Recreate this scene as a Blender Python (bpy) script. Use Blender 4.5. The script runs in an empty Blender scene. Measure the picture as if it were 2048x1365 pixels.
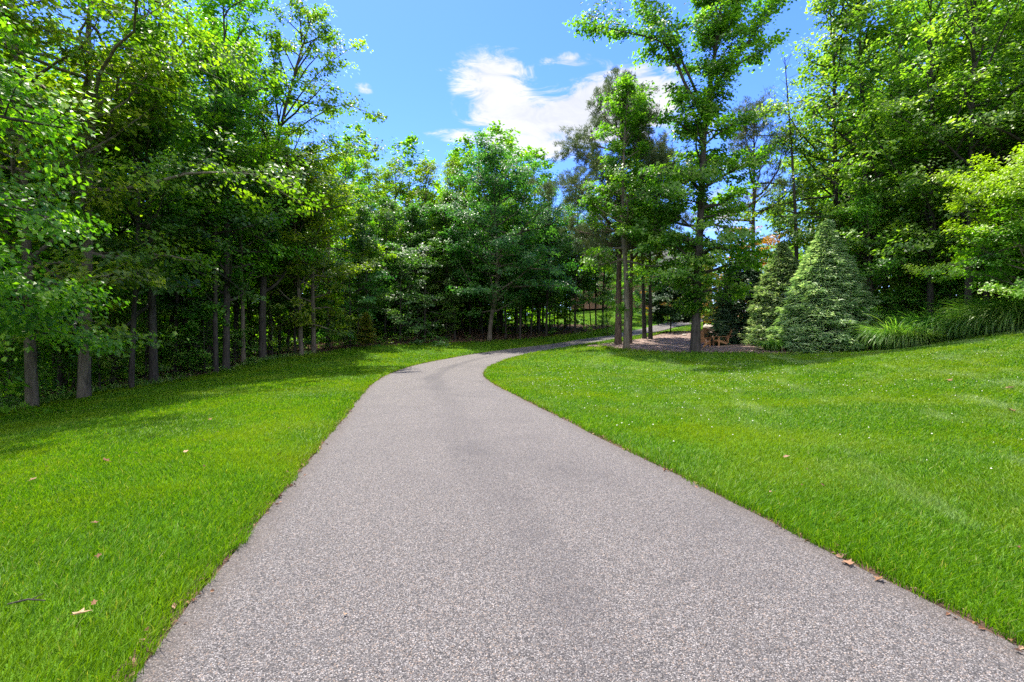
import bpy, bmesh, math
import numpy as np
from mathutils import Vector

PI = math.pi
C = bpy.context.scene.collection
F = 967.0           # focal length in photo pixels
CH = 1.4            # camera height

# ------------------------------------------------------------------ helpers
def U(px, py, d):
    return ((px-1024)/F*d, d, CH-(py-683)/F*d)
def XY(px, d):
    return ((px-1024)/F*d, d)

def mesh_np(name, V, faces, mats, mat_idx=None, smooth=False, face_attr=None, point_attr=None):
    """faces: list of (n,k) int arrays (k constant per array)"""
    V = np.asarray(V, np.float32)
    me = bpy.data.meshes.new(name)
    me.vertices.add(len(V)); me.vertices.foreach_set('co', V.ravel())
    tot = np.concatenate([np.full(len(f), f.shape[1], np.int32) for f in faces])
    idx = np.concatenate([f.ravel() for f in faces]).astype(np.int32)
    st = np.concatenate([[0], np.cumsum(tot)[:-1]]).astype(np.int32)
    me.loops.add(len(idx)); me.loops.foreach_set('vertex_index', idx)
    me.polygons.add(len(tot)); me.polygons.foreach_set('loop_start', st)
    try: me.polygons.foreach_set('loop_total', tot)
    except Exception: pass
    if mat_idx is not None: me.polygons.foreach_set('material_index', np.asarray(mat_idx, np.int32))
    me.polygons.foreach_set('use_smooth', np.full(len(tot), smooth, bool))
    for m in (mats if isinstance(mats, (list, tuple)) else [mats]): me.materials.append(m)
    for k, a in (face_attr or {}).items():
        at = me.attributes.new(k, 'FLOAT', 'FACE'); at.data.foreach_set('value', np.asarray(a, np.float32))
    for k, a in (point_attr or {}).items():
        at = me.attributes.new(k, 'FLOAT', 'POINT'); at.data.foreach_set('value', np.asarray(a, np.float32))
    me.update(calc_edges=True)
    return me

def link(name, me, parent=None, loc=None):
    o = bpy.data.objects.new(name, me); C.objects.link(o)
    if parent: o.parent = parent
    if loc is not None: o.location = loc
    return o
def tag(o, label=None, cat=None, group=None, kind=None):
    if label: o['label'] = label
    if cat: o['category'] = cat
    if group: o['group'] = group
    if kind: o['kind'] = kind
    return o
def thing(name, label, cat, loc=(0,0,0), rz=0.0, group=None, sc=None):
    o = bpy.data.objects.new(name, None); C.objects.link(o)
    o.empty_display_size = .2
    o.location = loc; o.rotation_euler = (0,0,rz)
    if sc is not None: o.scale = sc if hasattr(sc, '__len__') else (sc,sc,sc)
    return tag(o, label, cat, group)

class MB:
    """collects boxes and tubes into one mesh"""
    def __init__(s): s.V=[]; s.F={}; s.n=0
    def add(s, V, F):
        V=np.asarray(V,float); F=np.asarray(F,int)
        s.F.setdefault(F.shape[1],[]).append(F+s.n); s.V.append(V); s.n+=len(V)
    def box(s, c, size, M=None):
        x,y,z=[q/2 for q in size]
        V=np.array([[-x,-y,-z],[x,-y,-z],[x,y,-z],[-x,y,-z],[-x,-y,z],[x,-y,z],[x,y,z],[-x,y,z]])
        if M is not None: V=V@np.asarray(M).T
        s.add(V+np.asarray(c), [[0,3,2,1],[4,5,6,7],[0,1,5,4],[1,2,6,5],[2,3,7,6],[3,0,4,7]])
    def tube(s, P, R, n=8):
        V,Fa=tube(P,R,n); s.add(V,Fa)
    def mesh(s, name, mat, smooth=False):
        return mesh_np(name, np.concatenate(s.V), [np.concatenate(f) for f in s.F.values()], mat, smooth=smooth)

def rotm(axis, a):
    c,s_=math.cos(a),math.sin(a)
    return np.array({'x':[[1,0,0],[0,c,-s_],[0,s_,c]],'y':[[c,0,s_],[0,1,0],[-s_,0,c]],'z':[[c,-s_,0],[s_,c,0],[0,0,1]]}[axis])

def norm(v): return v/np.maximum(np.linalg.norm(v,axis=-1,keepdims=True),1e-9)

def tube(P, R, n=8):
    P=np.asarray(P,float); R=np.asarray(R,float); m=len(P)
    T=np.gradient(P,axis=0); T=norm(T)
    ref=np.array([1.,0,0]) if abs(T[0][0])<.8 else np.array([0,1.,0])
    A=norm(np.cross(T,ref)); B=np.cross(T,A)
    a=np.linspace(0,2*PI,n,endpoint=False)
    V=P[:,None,:]+R[:,None,None]*(np.cos(a)[None,:,None]*A[:,None,:]+np.sin(a)[None,:,None]*B[:,None,:])
    i=np.arange(m-1)[:,None]*n; j=np.arange(n)[None,:]; k=(np.arange(n)+1)%n
    Fa=np.stack([i+j,i+k[None,:],i+n+k[None,:],i+n+j],-1).reshape(-1,4)
    return V.reshape(-1,3),Fa

def catmull(pts, step):
    P=np.asarray(pts,float); P=np.vstack([2*P[0]-P[1],P,2*P[-1]-P[-2]])
    out=[]
    for i in range(1,len(P)-2):
        p0,p1,p2,p3=P[i-1:i+3]
        n=max(2,int(np.linalg.norm(p2-p1)/step))
        t=np.linspace(0,1,n,endpoint=False)[:,None]
        out.append(.5*((2*p1)+(-p0+p2)*t+(2*p0-5*p1+4*p2-p3)*t*t+(-p0+3*p1-3*p2+p3)*t**3))
    out.append(P[-2][None])
    return np.concatenate(out)

# ------------------------------------------------------------------ terrain
ctrl=[U(*a) for a in [
 # driveway edges
 (751,768,15.6),(788,739,22.5),(826,729,25.5),(882,717,30),(964,706,34),(1037,697,37),(1110,689,39.5),(1169,679,42.5),(1224,672,45.5),
 (978,755,18.8),(971,741,22.3),(981,729,25.5),(1011,717,29),(1066,707,31.8),(1116,697,34.5),(1154,688,37.2),(1224,679,39.5),
 (1263,663.6,48),(1263,671.5,44.5),(1299,657.6,51),(1299,665.5,47.5),(1342,646,55),(1342,654,51.5),(1380,638,58),(1380,648,54.5),(1437,629,62),(1437,638,58),
 # left lawn and tree line
 (0,1000,4.3),(0,870,10),(0,840,13),(65,820,15),(168,795,16),(310,772,20),(445,745,23.5),(525,722,27),(628,710,30),(700,696,33),(850,687,39),(980,681,42),
 (1100,672,46),(1180,660,50),(1100,652,55),(1150,634,66),(1240,630,66),(1050,641,70),(500,800,12),(400,900,6.2),(600,755,19),
 # right lawn, mulch bed
 (1240,695,31.5),(1300,678,38),(1390,706,28),(1420,697,32),(1420,665,45),(1342,664,43),(1480,692,30),(1600,709,25.5),(1750,704,24.5),(1800,700,24),(1900,688,21.5),
 (2048,668,18),(2048,720,13),(2048,800,8.5),(1600,800,11.2),(1300,740,22),(1200,720,26),(1500,730,22)]]
for y in (-10,-6,-2,1,3,5,7,9,11,13): 
    cx=.394-.217*(y-1.985)
    ctrl += [(cx-1.9,y,0),(cx+1.9,y,0)]
ctrl += [(-25,20,-1.9),(-35,40,-2),(-40,10,-4),(-20,40,.7),(-12,50,2.0),(-5,60,3.4),(-30,70,1),(-45,90,2),(0,95,5.5),
 (20,30,1.5),(25,25,1.9),(30,15,2.8),(35,35,3.6),(25,8,2.0),(12,2,.6),(40,60,6),(30,75,7),(15,80,6.8),(60,40,6),(60,90,8),(20,110,7.5),(-10,-6,-.5),(10,-8,.3),(-22,2,-2.0),(-50,-10,-4),(50,-10,3.5),(0,-16,0)]
ctrl=np.array(ctrl)
BX=(-60,62); BY=(-16,112)
def tps(r2): return np.where(r2>1e-9, .5*r2*np.log(np.maximum(r2,1e-9)),0)
_n=len(ctrl); _P=ctrl[:,:2]/10; _Z=ctrl[:,2]
_K=tps(((_P[:,None]-_P[None])**2).sum(-1))+.02*np.eye(_n)
_A=np.block([[_K,np.hstack([np.ones((_n,1)),_P])],[np.hstack([np.ones((_n,1)),_P]).T,np.zeros((3,3))]])
_W=np.linalg.solve(_A,np.concatenate([_Z,[0,0,0]]))
def tz(x,y):
    x=np.clip(np.asarray(x,float),*BX); y=np.clip(np.asarray(y,float),*BY)
    sh=x.shape; q=np.stack([x.ravel(),y.ravel()],-1)/10
    out=np.empty(len(q))
    for i in range(0,len(q),20000):
        b=q[i:i+20000]
        k=tps(((b[:,None]-_P[None])**2).sum(-1))
        out[i:i+20000]=k@_W[:_n]+_W[_n]+b@_W[_n+1:]
    return out.reshape(sh)
def tz1(x,y): return float(tz(np.array([x]),np.array([y]))[0])

# driveway centre line
RC=[(.394-.217*(y-1.985),y) for y in (-14,-8,-2,4,10,14.5)]+[(-2.98,18.6),(-3.16,21.7),(-2.95,25),(-2.05,29),(-.4,32.8),(1.95,35.7),(4.7,38.2),(7.5,41.3),(11.5,46.0),(14,49.3),(17.6,53.2),(20.9,56.3),(25.6,60),(33,65.5),(42,72),(50,78)]
RW=1.92
RCL=catmull(RC,.25)
def road_dist(x,y):
    q=np.stack([np.ravel(x),np.ravel(y)],-1); out=np.empty(len(q)); P=RCL[::2]
    for i in range(0,len(q),20000):
        b=q[i:i+20000]; out[i:i+20000]=np.sqrt(((b[:,None]-P[None])**2).sum(-1).min(1))
    return out.reshape(np.shape(x))
def road_side(x, y):
    q=np.stack([x,y],-1); P=RCL[::2]; T=np.gradient(P,axis=0)
    out=np.empty(len(q))
    for i in range(0,len(q),20000):
        b=q[i:i+20000]; k=((b[:,None]-P[None])**2).sum(-1).argmin(1)
        t=T[k]; v=b-P[k]; out[i:i+20000]=np.sign(t[:,0]*v[:,1]-t[:,1]*v[:,0])
    return out

# lawn region (two polygons), signed distance positive inside
LAWN=[np.array([(-10,-16),(-11.5,-5),(-13,2),(-14.2,9),(-14.8,14),(-14.6,17),(-14.4,20),(-13.9,23.5),(-13.4,26.5),(-12,30),(-10.3,33.4),(-7,38),(-2,40.8),(3,44.6),(8,48.4),(11.2,52),(16.5,57),(22,62),(32,70),(52,84),(55,78),(44,69),(34,61),(26,55),(21,49.5),(18,46.8),(14,43.5),(11,39.5),(8.4,36),(6.0,33),(6.2,30.6),(8,28.6),(10.6,27.5),(12.6,26.6),(14.4,25.6),(17,25),(18.4,24.6),(19.3,24),(19.5,21.5),(19.2,18),(19.6,12),(21,5),(23,-16)]),
      np.array([(0,57.5),(6,56),(11,54),(14,55),(20,60),(34,71),(40,80),(30,84),(-4,84),(-4,70)])]
MULCHF=[(5.2,33.6),(6.0,32.2),(6.5,30.6),(8,28.8),(10.6,27.7),(12.6,26.8),(14.4,25.8),(17,25.15),(18.4,24.75),(19.3,24.15),(19.6,21.6),(19.35,18),(19.8,12),(21.2,5),(23.2,-10)]
MULCHB=[(5.7,34),(7.2,35.2),(9.2,36.8),(11.5,39.2),(14.4,42.6),(17.5,45.5),(21,48),(25,44),(28,38),(29,32),(29,27),(29,22),(29,15),(30,6),(32,-10)]
def poly_sd(P,x,y):
    q=np.stack([np.ravel(x),np.ravel(y)],-1)
    A=P; B=np.roll(P,-1,0); d=np.full(len(q),1e9); ins=np.zeros(len(q),bool)
    for a,b in zip(A,B):
        e=b-a; t=np.clip(((q-a)@e)/(e@e),0,1); d=np.minimum(d,np.linalg.norm(q-a-t[:,None]*e,axis=1))
        c=((a[1]>q[:,1])!=(b[1]>q[:,1])); 
        with np.errstate(divide='ignore',invalid='ignore'):
            xi=(b[0]-a[0])*(q[:,1]-a[1])/(b[1]-a[1])+a[0]
        ins^= c&(q[:,0]<xi)
    return np.where(ins,d,-d).reshape(np.shape(x))
def lawn_sd(x,y): return np.maximum(poly_sd(LAWN[0],x,y),poly_sd(LAWN[1],x,y))

# ------------------------------------------------------------------ materials
def mat(name):
    m=bpy.data.materials.new(name); m.use_nodes=True; m.node_tree.nodes.clear(); return m
class NT:
    def __init__(s,t): s.t=t
    def n(s,typ,**kw):
        o=s.t.nodes.new(typ)
        for k,v in kw.items():
            if k.startswith('i_'):
                key=k[2:]; key=int(key) if key.isdigit() else key.replace('_',' ')
                o.inputs[key].default_value=v
            else: setattr(o,k,v)
        return o
    def l(s,a,b): s.t.links.new(a,b)
    def math(s,op,a,b=None,c=None,clamp=False):
        o=s.t.nodes.new('ShaderNodeMath'); o.operation=op; o.use_clamp=clamp
        for i,v in enumerate((a,b,c)):
            if v is None: continue
            if hasattr(v,'is_linked'): s.l(v,o.inputs[i])
            else: o.inputs[i].default_value=v
        return o.outputs[0]
    def mix(s,f,a,b,blend='MIX'):
        o=s.t.nodes.new('ShaderNodeMix'); o.data_type='RGBA'; o.blend_type=blend
        for i,v in ((0,f),(6,a),(7,b)):
            if hasattr(v,'is_linked'): s.l(v,o.inputs[i])
            elif i==0: o.inputs[0].default_value=v
            else: o.inputs[i].default_value=(*v[:3],1)
        return o.outputs[2]
    def ramp(s,f,stops,interp='LINEAR'):
        o=s.t.nodes.new('ShaderNodeValToRGB'); e=o.color_ramp.elements; o.color_ramp.interpolation=interp
        while len(e)<len(stops): e.new(.5)
        for i,(p,c) in enumerate(stops):
            e[i].position=p; e[i].color=(*c,1) if len(c)==3 else c
        s.l(f,o.inputs[0]); return o.outputs[0]
    def noise(s,vec,scale,detail=3,rough=.55,dist=0):
        o=s.t.nodes.new('ShaderNodeTexNoise'); o.inputs['Scale'].default_value=scale; o.inputs['Detail'].default_value=detail
        o.inputs['Roughness'].default_value=rough; o.inputs['Distortion'].default_value=dist
        if vec is not None: s.l(vec,o.inputs['Vector'])
        return o.outputs['Fac']
    def mapping(s,vec,sc=(1,1,1),rot=(0,0,0),loc=(0,0,0)):
        o=s.t.nodes.new('ShaderNodeMapping'); o.inputs['Scale'].default_value=sc; o.inputs['Rotation'].default_value=rot; o.inputs['Location'].default_value=loc
        s.l(vec,o.inputs[0]); return o.outputs[0]
    def smooth(s,v,a,b):
        o=s.t.nodes.new('ShaderNodeMapRange'); o.interpolation_type='SMOOTHSTEP'
        o.inputs['From Min'].default_value=a; o.inputs['From Max'].default_value=b; s.l(v,o.inputs['Value']); return o.outputs[0]
    def bump(s,h,strength,dist):
        o=s.t.nodes.new('ShaderNodeBump'); o.inputs['Strength'].default_value=strength; o.inputs['Distance'].default_value=dist
        s.l(h,o.inputs['Height']); return o.outputs[0]

def simple(name,col,rough=.7,vary=.25,scale=20,bump=.2,bd=.01,stretch=(1,1,1),spec=.3):
    m=mat(name); T=NT(m.node_tree)
    tc=T.n('ShaderNodeTexCoord').outputs['Object']; v=T.mapping(tc,stretch)
    f=T.noise(v,scale,5,.6)
    c=T.ramp(f,[(.3,tuple(k*(1-vary) for k in col)),(.7,tuple(min(1,k*(1+vary)) for k in col))])
    p=T.n('ShaderNodeBsdfPrincipled'); T.l(c,p.inputs['Base Color']); p.inputs['Roughness'].default_value=rough; p.inputs['Specular IOR Level'].default_value=spec
    if bump: T.l(T.bump(f,bump,bd),p.inputs['Normal'])
    o=T.n('ShaderNodeOutputMaterial'); T.l(p.outputs[0],o.inputs[0]); return m

def leaf_mat(name, dark, mid, light, trans=.42, tcol=None, rough=.42, spec=.45, hue=.02):
    m=mat(name); T=NT(m.node_tree)
    a=T.n('ShaderNodeAttribute',attribute_name='tint').outputs['Fac']
    oi=T.n('ShaderNodeObjectInfo').outputs['Random']
    c=T.ramp(a,[(0.05,dark),(.5,mid),(.95,light)])
    hs=T.n('ShaderNodeHueSaturation'); T.l(c,hs.inputs['Color'])
    T.l(T.math('ADD',T.math('MULTIPLY',oi,hue*2),.5-hue),hs.inputs['Hue'])
    T.l(T.math('ADD',T.math('MULTIPLY',oi,.3),.86),hs.inputs['Value'])
    p=T.n('ShaderNodeBsdfPrincipled'); T.l(hs.outputs[0],p.inputs['Base Color']); p.inputs['Roughness'].default_value=rough; p.inputs['Specular IOR Level'].default_value=spec
    tr=T.n('ShaderNodeBsdfTranslucent')
    tm=T.mix(1.0,hs.outputs[0],tcol or (2.0,2.2,.55),'MULTIPLY'); T.l(tm,tr.inputs[0])
    mx=T.n('ShaderNodeMixShader'); mx.inputs[0].default_value=trans
    T.l(p.outputs[0],mx.inputs[1]); T.l(tr.outputs[0],mx.inputs[2])
    o=T.n('ShaderNodeOutputMaterial'); T.l(mx.outputs[0],o.inputs[0]); return m

def bark_mat(name, dark, light, scale=9, sv=.18, bd=.05):
    m=mat(name); T=NT(m.node_tree)
    tc=T.n('ShaderNodeTexCoord').outputs['Object']
    v=T.mapping(tc,(1,1,sv)); f=T.noise(v,scale,6,.65,.6); g=T.noise(tc,1.3,3,.6)
    c=T.ramp(f,[(.32,dark),(.68,light)])
    c=T.mix(T.math('MULTIPLY',T.smooth(g,.5,.75),.45),c,tuple(l*1.25+.02 for l in light))
    p=T.n('ShaderNodeBsdfPrincipled'); T.l(c,p.inputs['Base Color']); p.inputs['Roughness'].default_value=.9; p.inputs['Specular IOR Level'].default_value=.15
    T.l(T.bump(f,.9,bd),p.inputs['Normal'])
    o=T.n('ShaderNodeOutputMaterial'); T.l(p.outputs[0],o.inputs[0]); return m

LEAF=leaf_mat('leaf_green',(.044,.105,.012),(.116,.218,.016),(.285,.385,.024),trans=.52,hue=.03,tcol=(1.75,2.1,.5))
LEAF_F=leaf_mat('leaf_fresh_green',(.036,.105,.015),(.104,.215,.024),(.25,.37,.04),trans=.52,tcol=(1.6,2.1,.5),hue=.0)
LEAF_T=leaf_mat('leaf_gold_tip',(.05,.14,.012),(.11,.25,.016),(.25,.34,.02),trans=.42,tcol=(1.5,1.85,.45),hue=.0)
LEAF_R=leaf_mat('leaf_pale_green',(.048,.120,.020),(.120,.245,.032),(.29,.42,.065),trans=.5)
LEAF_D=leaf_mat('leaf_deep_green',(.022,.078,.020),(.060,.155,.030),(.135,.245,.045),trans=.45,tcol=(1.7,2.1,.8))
LEAF_Y=leaf_mat('leaf_yellow_green',(.045,.115,.008),(.11,.215,.010),(.26,.30,.012),trans=.45,tcol=(1.7,1.7,.4))
LEAF_O=leaf_mat('leaf_orange',(.18,.15,.012),(.42,.26,.014),(.60,.32,.02),trans=.4,tcol=(1.4,1.2,.4))
NEEDLE=leaf_mat('pine_needle',(.040,.070,.018),(.078,.112,.030),(.14,.165,.05),trans=.25,tcol=(1.4,1.5,.8),rough=.55)
SPRUCE=leaf_mat('spruce_needle',(.060,.135,.050),(.23,.335,.140),(.55,.61,.33),trans=.36,tcol=(1.4,1.6,.8),rough=.5,hue=.008)
CEDAR=leaf_mat('cedar_spray',(.05,.10,.01),(.12,.16,.016),(.24,.14,.03),trans=.35,tcol=(1.5,1.6,.5))
BLADE=leaf_mat('tall_grass_blade',(.050,.140,.016),(.115,.25,.035),(.28,.42,.09),trans=.42,tcol=(1.6,1.8,.6),rough=.4)
BARK=bark_mat('bark_grey',(.026,.022,.019),(.090,.078,.066))
BARK_P=bark_mat('bark_pale',(.058,.048,.037),(.20,.165,.125),7)
BARK_R=bark_mat('bark_pine',(.045,.030,.022),(.17,.115,.085),6,.3,.06)

# ------------------------------------------------------------------ leaf geometry
def leaf_quads(c, nrm, tip, L, W, fold=.12):
    """rhombic folded leaves; c,nrm,tip (N,3); L,W (N,)"""
    tip=norm(tip-(tip*nrm).sum(-1,keepdims=True)*nrm); side=np.cross(nrm,tip)
    L=L[:,None]; W=W[:,None]
    a=c-tip*L*.5; b=c+side*W*.5+nrm*W*fold-tip*L*.06; d=c+tip*L*.5-nrm*L*.10; e=c-side*W*.5+nrm*W*fold-tip*L*.06
    V=np.stack([a,b,d,e],1).reshape(-1,3)
    Fa=np.arange(len(c)*4).reshape(-1,4)
    return V,Fa
def spray_leaves(rng, pos, out, rad, per, size, flat=.5, upw=1.0, droop=.35, clump=.65):
    n=len(pos); k=rng.poisson(per,n).clip(1); idx=np.repeat(np.arange(n),k); N=len(idx)
    off=rng.normal(0,.52,(N,3)); off[:,2]*=flat
    c=pos[idx]+off*rad[idx][:,None]
    c[:,2]-=droop*rad[idx]*(off[:,:2]**2).sum(1)*.35
    nr=norm(np.stack([rng.normal(0,.55,N),rng.normal(0,.55,N),np.full(N,upw)],-1)+out[idx]*.85)
    tip=out[idx]*.7+rng.normal(0,.7,(N,3)); tip[:,2]-=droop
    s=size*rng.uniform(.65,1.3,N)
    V,Fa=leaf_quads(c,nr,tip,s,s*.72)
    ct=rng.random(n)
    tint=np.clip(clump*ct[idx]+(1-clump)*rng.random(N),0,1)
    return V,Fa,tint

class Skel:
    def __init__(s): s.tubes=[]; s.pos=[]; s.out=[]; s.rad=[]
    def spray(s,p,o,r): s.pos.append(p); s.out.append(o); s.rad.append(r)
def interp(P,t):
    x=t*(len(P)-1); i=min(int(x),len(P)-2); return P[i]*(1-(x-i))+P[i+1]*(x-i)
def walk(rng, p, d, L, n, bend, wob):
    P=[np.array(p,float)]; d=np.array(d,float); d/=np.linalg.norm(d)
    for i in range(n):
        d=d+rng.normal(0,wob,3)+np.array([0,0,bend/n]); d/=np.linalg.norm(d); P.append(P[-1]+d*L/n)
    return np.array(P)
def limb(rng, S, P, r0, spr, sub_len=.45, gap=.55, sub_from=.22, twig=True):
    """sub-branches and leaf sprays along a limb polyline"""
    L=np.linalg.norm(np.diff(P,axis=0),axis=1).sum()
    R=np.linspace(r0,max(.008,r0*.18),len(P)); S.tubes.append((P,R,5 if r0<.07 else 7))
    m=max(2,int(L*(1-sub_from)/gap)); sgn=1
    for i in range(m):
        u=sub_from+(1-sub_from)*(i+rng.random())/m; p=interp(P,u); t=norm(interp(P,min(1,u+.1))-interp(P,max(0,u-.1)))
        a=sgn*rng.uniform(.5,1.25); sgn=-sgn
        d=np.array([t[0]*math.cos(a)-t[1]*math.sin(a),t[0]*math.sin(a)+t[1]*math.cos(a),t[2]*.6+rng.uniform(-.25,.45)])
        l=sub_len*L*(1.1-.75*u)*rng.uniform(.6,1.25)+.25
        q=walk(rng,p,d,l,3,rng.uniform(-.2,.25),.16)
        if twig: S.tubes.append((q,np.linspace(max(.009,r0*.3*(1-.5*u)),.005,4),4))
        o=norm(q[-1]-q[0])
        S.spray(q[-1],o,spr*rng.uniform(.7,1.25)); S.spray(interp(q,.6),o,spr*rng.uniform(.7,1.15))
        if l>1.2: S.spray(interp(q,.3),o,spr*rng.uniform(.7,1.1))
    S.spray(P[-1],norm(P[-1]-P[-2]),spr)
PROF={'round':lambda s:(min(1,(s+.18)*2.2))**.6*max(.12,(1-s**2.2))**.7,
      'cone':lambda s:max(.1,(1-s))**.8,
      'column':lambda s:max(.15,1-s**4)*(.75+.25*math.sin(s*9)),
      'vase':lambda s:(.45+.75*s)*max(.2,1-s**6)}
def broadleaf(seed,H,cb,R,tr,nl,shape='round',up=.55,bend=.25,lean=(0,0),leaf=.195,per=34,spr=.5,extra=None,wob=.12,trunk=None,gap=.55,epi=0,limb_r=.42,flare=1.15):
    rng=np.random.default_rng(seed); S=Skel()
    n=16; t=np.linspace(0,1,n)
    if trunk is None:
        wx=np.cumsum(rng.normal(0,.012*H/6,n)); wy=np.cumsum(rng.normal(0,.012*H/6,n)); wx-=wx[0]; wy-=wy[0]
        P=np.stack([lean[0]*H*t**1.2+wx*t,lean[1]*H*t**1.2+wy*t,t*H*.97-.25*(1-t)],-1)
    else: P=catmull(trunk,H/15); n=len(P); t=np.linspace(0,1,n)
    Rr=tr*(1-.93*t**.9)*(1+(flare-1)*np.exp(-t*H/.45))+.01
    # denser rings at the foot for the root flare
    S.tubes.append((P,Rr,12))
    for i in range(nl):
        s=(i+rng.random())/nl; tt=cb+(.985-cb)*s; p=interp(P,tt)
        az=i*2.39996+rng.uniform(-.5,.5); L=R*PROF[shape](s)*rng.choice([rng.uniform(.4,.8),rng.uniform(.8,1.3)])+.3
        e=up*(.35+.9*s)+rng.normal(0,.30)
        d=np.array([math.cos(az)*math.cos(e),math.sin(az)*math.cos(e),math.sin(e)])
        q=walk(rng,p,d,L,7,bend+rng.normal(0,.25),wob*1.25)
        limb(rng,S,q,max(.016,min(tr*limb_r,.025*L+.012)*(1.15-.6*s)),spr,gap=gap)
    S.spray(P[-1],np.array([0,0,1.]),spr)
    for pts,r in (extra or []):
        q=catmull(pts,.5); limb(rng,S,q,r,spr,sub_len=.30,gap=gap*.8,sub_from=.3)
    for i in range(epi):
        p=interp(P,rng.uniform(.1,max(.12,cb))); az=rng.uniform(0,2*PI)
        d=np.array([math.cos(az),math.sin(az),.4]); q=walk(rng,p,d,rng.uniform(.4,1.4),3,.1,.1)
        S.tubes.append((q,np.linspace(.018,.006,4),4)); S.spray(q[-1],norm(d),spr); S.spray(q[1],norm(d),spr*.8)
    return S,rng,dict(leaf=leaf,per=per)
def skel_trunk(name,S,bark):
    mb=MB()
    for P,R,n in S.tubes: mb.tube(P,R,n)
    return mb.mesh(name,bark,smooth=True)
def crown_arrays(S,rng,leaf,per,flat=.5,droop=.35,upw=1.0):
    return spray_leaves(rng,np.array(S.pos),np.array(S.out),np.array(S.rad),per,leaf,flat,upw,droop)
def proto(name,bark,leafm,args,flat=.5,droop=.35,upw=1.0):
    S,rng,k=broadleaf(**args)
    tm=skel_trunk(name+'_trunk',S,bark)
    V,Fa,ti=crown_arrays(S,rng,k['leaf'],k['per'],flat,droop,upw)
    cm=mesh_np(name+'_crown',V,[Fa],leafm,face_attr={'tint':ti})
    return tm,cm
def place(pr,x,y,name,label,cat='tree',group=None,sc=1.0,rz=0.0,sink=.12,leafm=None,bark=None):
    o=thing(name,label,cat,(x,y,tz1(x,y)-sink),rz,group,sc)
    o.rotation_euler=(.028*math.sin(x*7.3+y*3.1),.028*math.cos(x*5.9-y*4.7),rz)
    t=link('trunk',pr[0],o); c=link('crown',pr[1],o)
    if leafm is not None: c.material_slots[0].link='OBJECT'; c.material_slots[0].material=leafm
    if bark is not None: t.material_slots[0].link='OBJECT'; t.material_slots[0].material=bark
    return o
#PART2
# ------------------------------------------------------------------ ground material
def ground_mat():
    m=mat('ground_lawn_and_litter'); T=NT(m.node_tree)
    tc=T.n('ShaderNodeTexCoord').outputs['Object']
    sd=T.n('ShaderNodeAttribute',attribute_name='lawn_sd').outputs['Fac']
    n1=T.noise(tc,.35,4,.6); n2=T.noise(tc,14,4,.7); n3=T.noise(tc,2.2,4,.6); n4=T.noise(tc,70,2,.6)
    g=T.ramp(n1,[(.3,(.040,.120,.008)),(.55,(.075,.165,.010)),(.75,(.11,.19,.014))])
    g=T.mix(T.math('MULTIPLY',T.smooth(n2,.45,.7),.5),g,(.03,.085,.006))
    li=T.ramp(n2,[(.3,(.028,.019,.013)),(.55,(.085,.055,.036)),(.75,(.19,.13,.09))])
    li=T.mix(T.math('MULTIPLY',T.smooth(n3,.5,.7),.55),li,(.022,.045,.012))
    w=T.math('ADD',sd,T.math('MULTIPLY',T.math('SUBTRACT',n3,.5),1.2))
    c=T.mix(T.smooth(w,-.15,.15),li,g)
    p=T.n('ShaderNodeBsdfPrincipled'); T.l(c,p.inputs['Base Color']); p.inputs['Roughness'].default_value=.9; p.inputs['Specular IOR Level'].default_value=.1
    h=T.math('ADD',n2,T.math('MULTIPLY',n4,.5)); T.l(T.bump(h,.7,.05),p.inputs['Normal'])
    o=T.n('ShaderNodeOutputMaterial'); T.l(p.outputs[0],o.inputs[0]); return m
def blade_mat():
    m=mat('lawn_blade'); T=NT(m.node_tree)
    tc=T.n('ShaderNodeTexCoord').outputs['Object']
    a=T.n('ShaderNodeAttribute',attribute_name='tint').outputs['Fac']
    n1=T.noise(tc,.45,4,.6,.4); n3=T.noise(tc,2.6,3,.6)
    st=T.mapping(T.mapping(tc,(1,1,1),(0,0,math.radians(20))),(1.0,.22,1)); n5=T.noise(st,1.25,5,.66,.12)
    c=T.ramp(a,[(.0,(.033,.106,.003)),(.5,(.084,.202,.004)),(.93,(.155,.292,.006)),(1.0,(.26,.30,.07))])
    c=T.mix(T.math('MULTIPLY',T.smooth(n1,.42,.66),.65),c,(.165,.250,.006))
    c=T.mix(T.math('MULTIPLY',T.smooth(n3,.6,.8),.5),c,(.17,.19,.015))
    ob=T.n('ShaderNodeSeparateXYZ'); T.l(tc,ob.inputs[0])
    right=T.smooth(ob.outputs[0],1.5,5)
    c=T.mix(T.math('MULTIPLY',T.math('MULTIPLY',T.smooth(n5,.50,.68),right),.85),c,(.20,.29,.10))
    p=T.n('ShaderNodeBsdfPrincipled'); T.l(c,p.inputs['Base Color']); p.inputs['Roughness'].default_value=.5; p.inputs['Specular IOR Level'].default_value=.2
    tr=T.n('ShaderNodeBsdfTranslucent'); T.l(T.mix(1.0,c,(1.7,1.6,.5),'MULTIPLY'),tr.inputs[0])
    mx=T.n('ShaderNodeMixShader'); mx.inputs[0].default_value=.4
    T.l(p.outputs[0],mx.inputs[1]); T.l(tr.outputs[0],mx.inputs[2])
    o=T.n('ShaderNodeOutputMaterial'); T.l(mx.outputs[0],o.inputs[0]); return m
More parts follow.
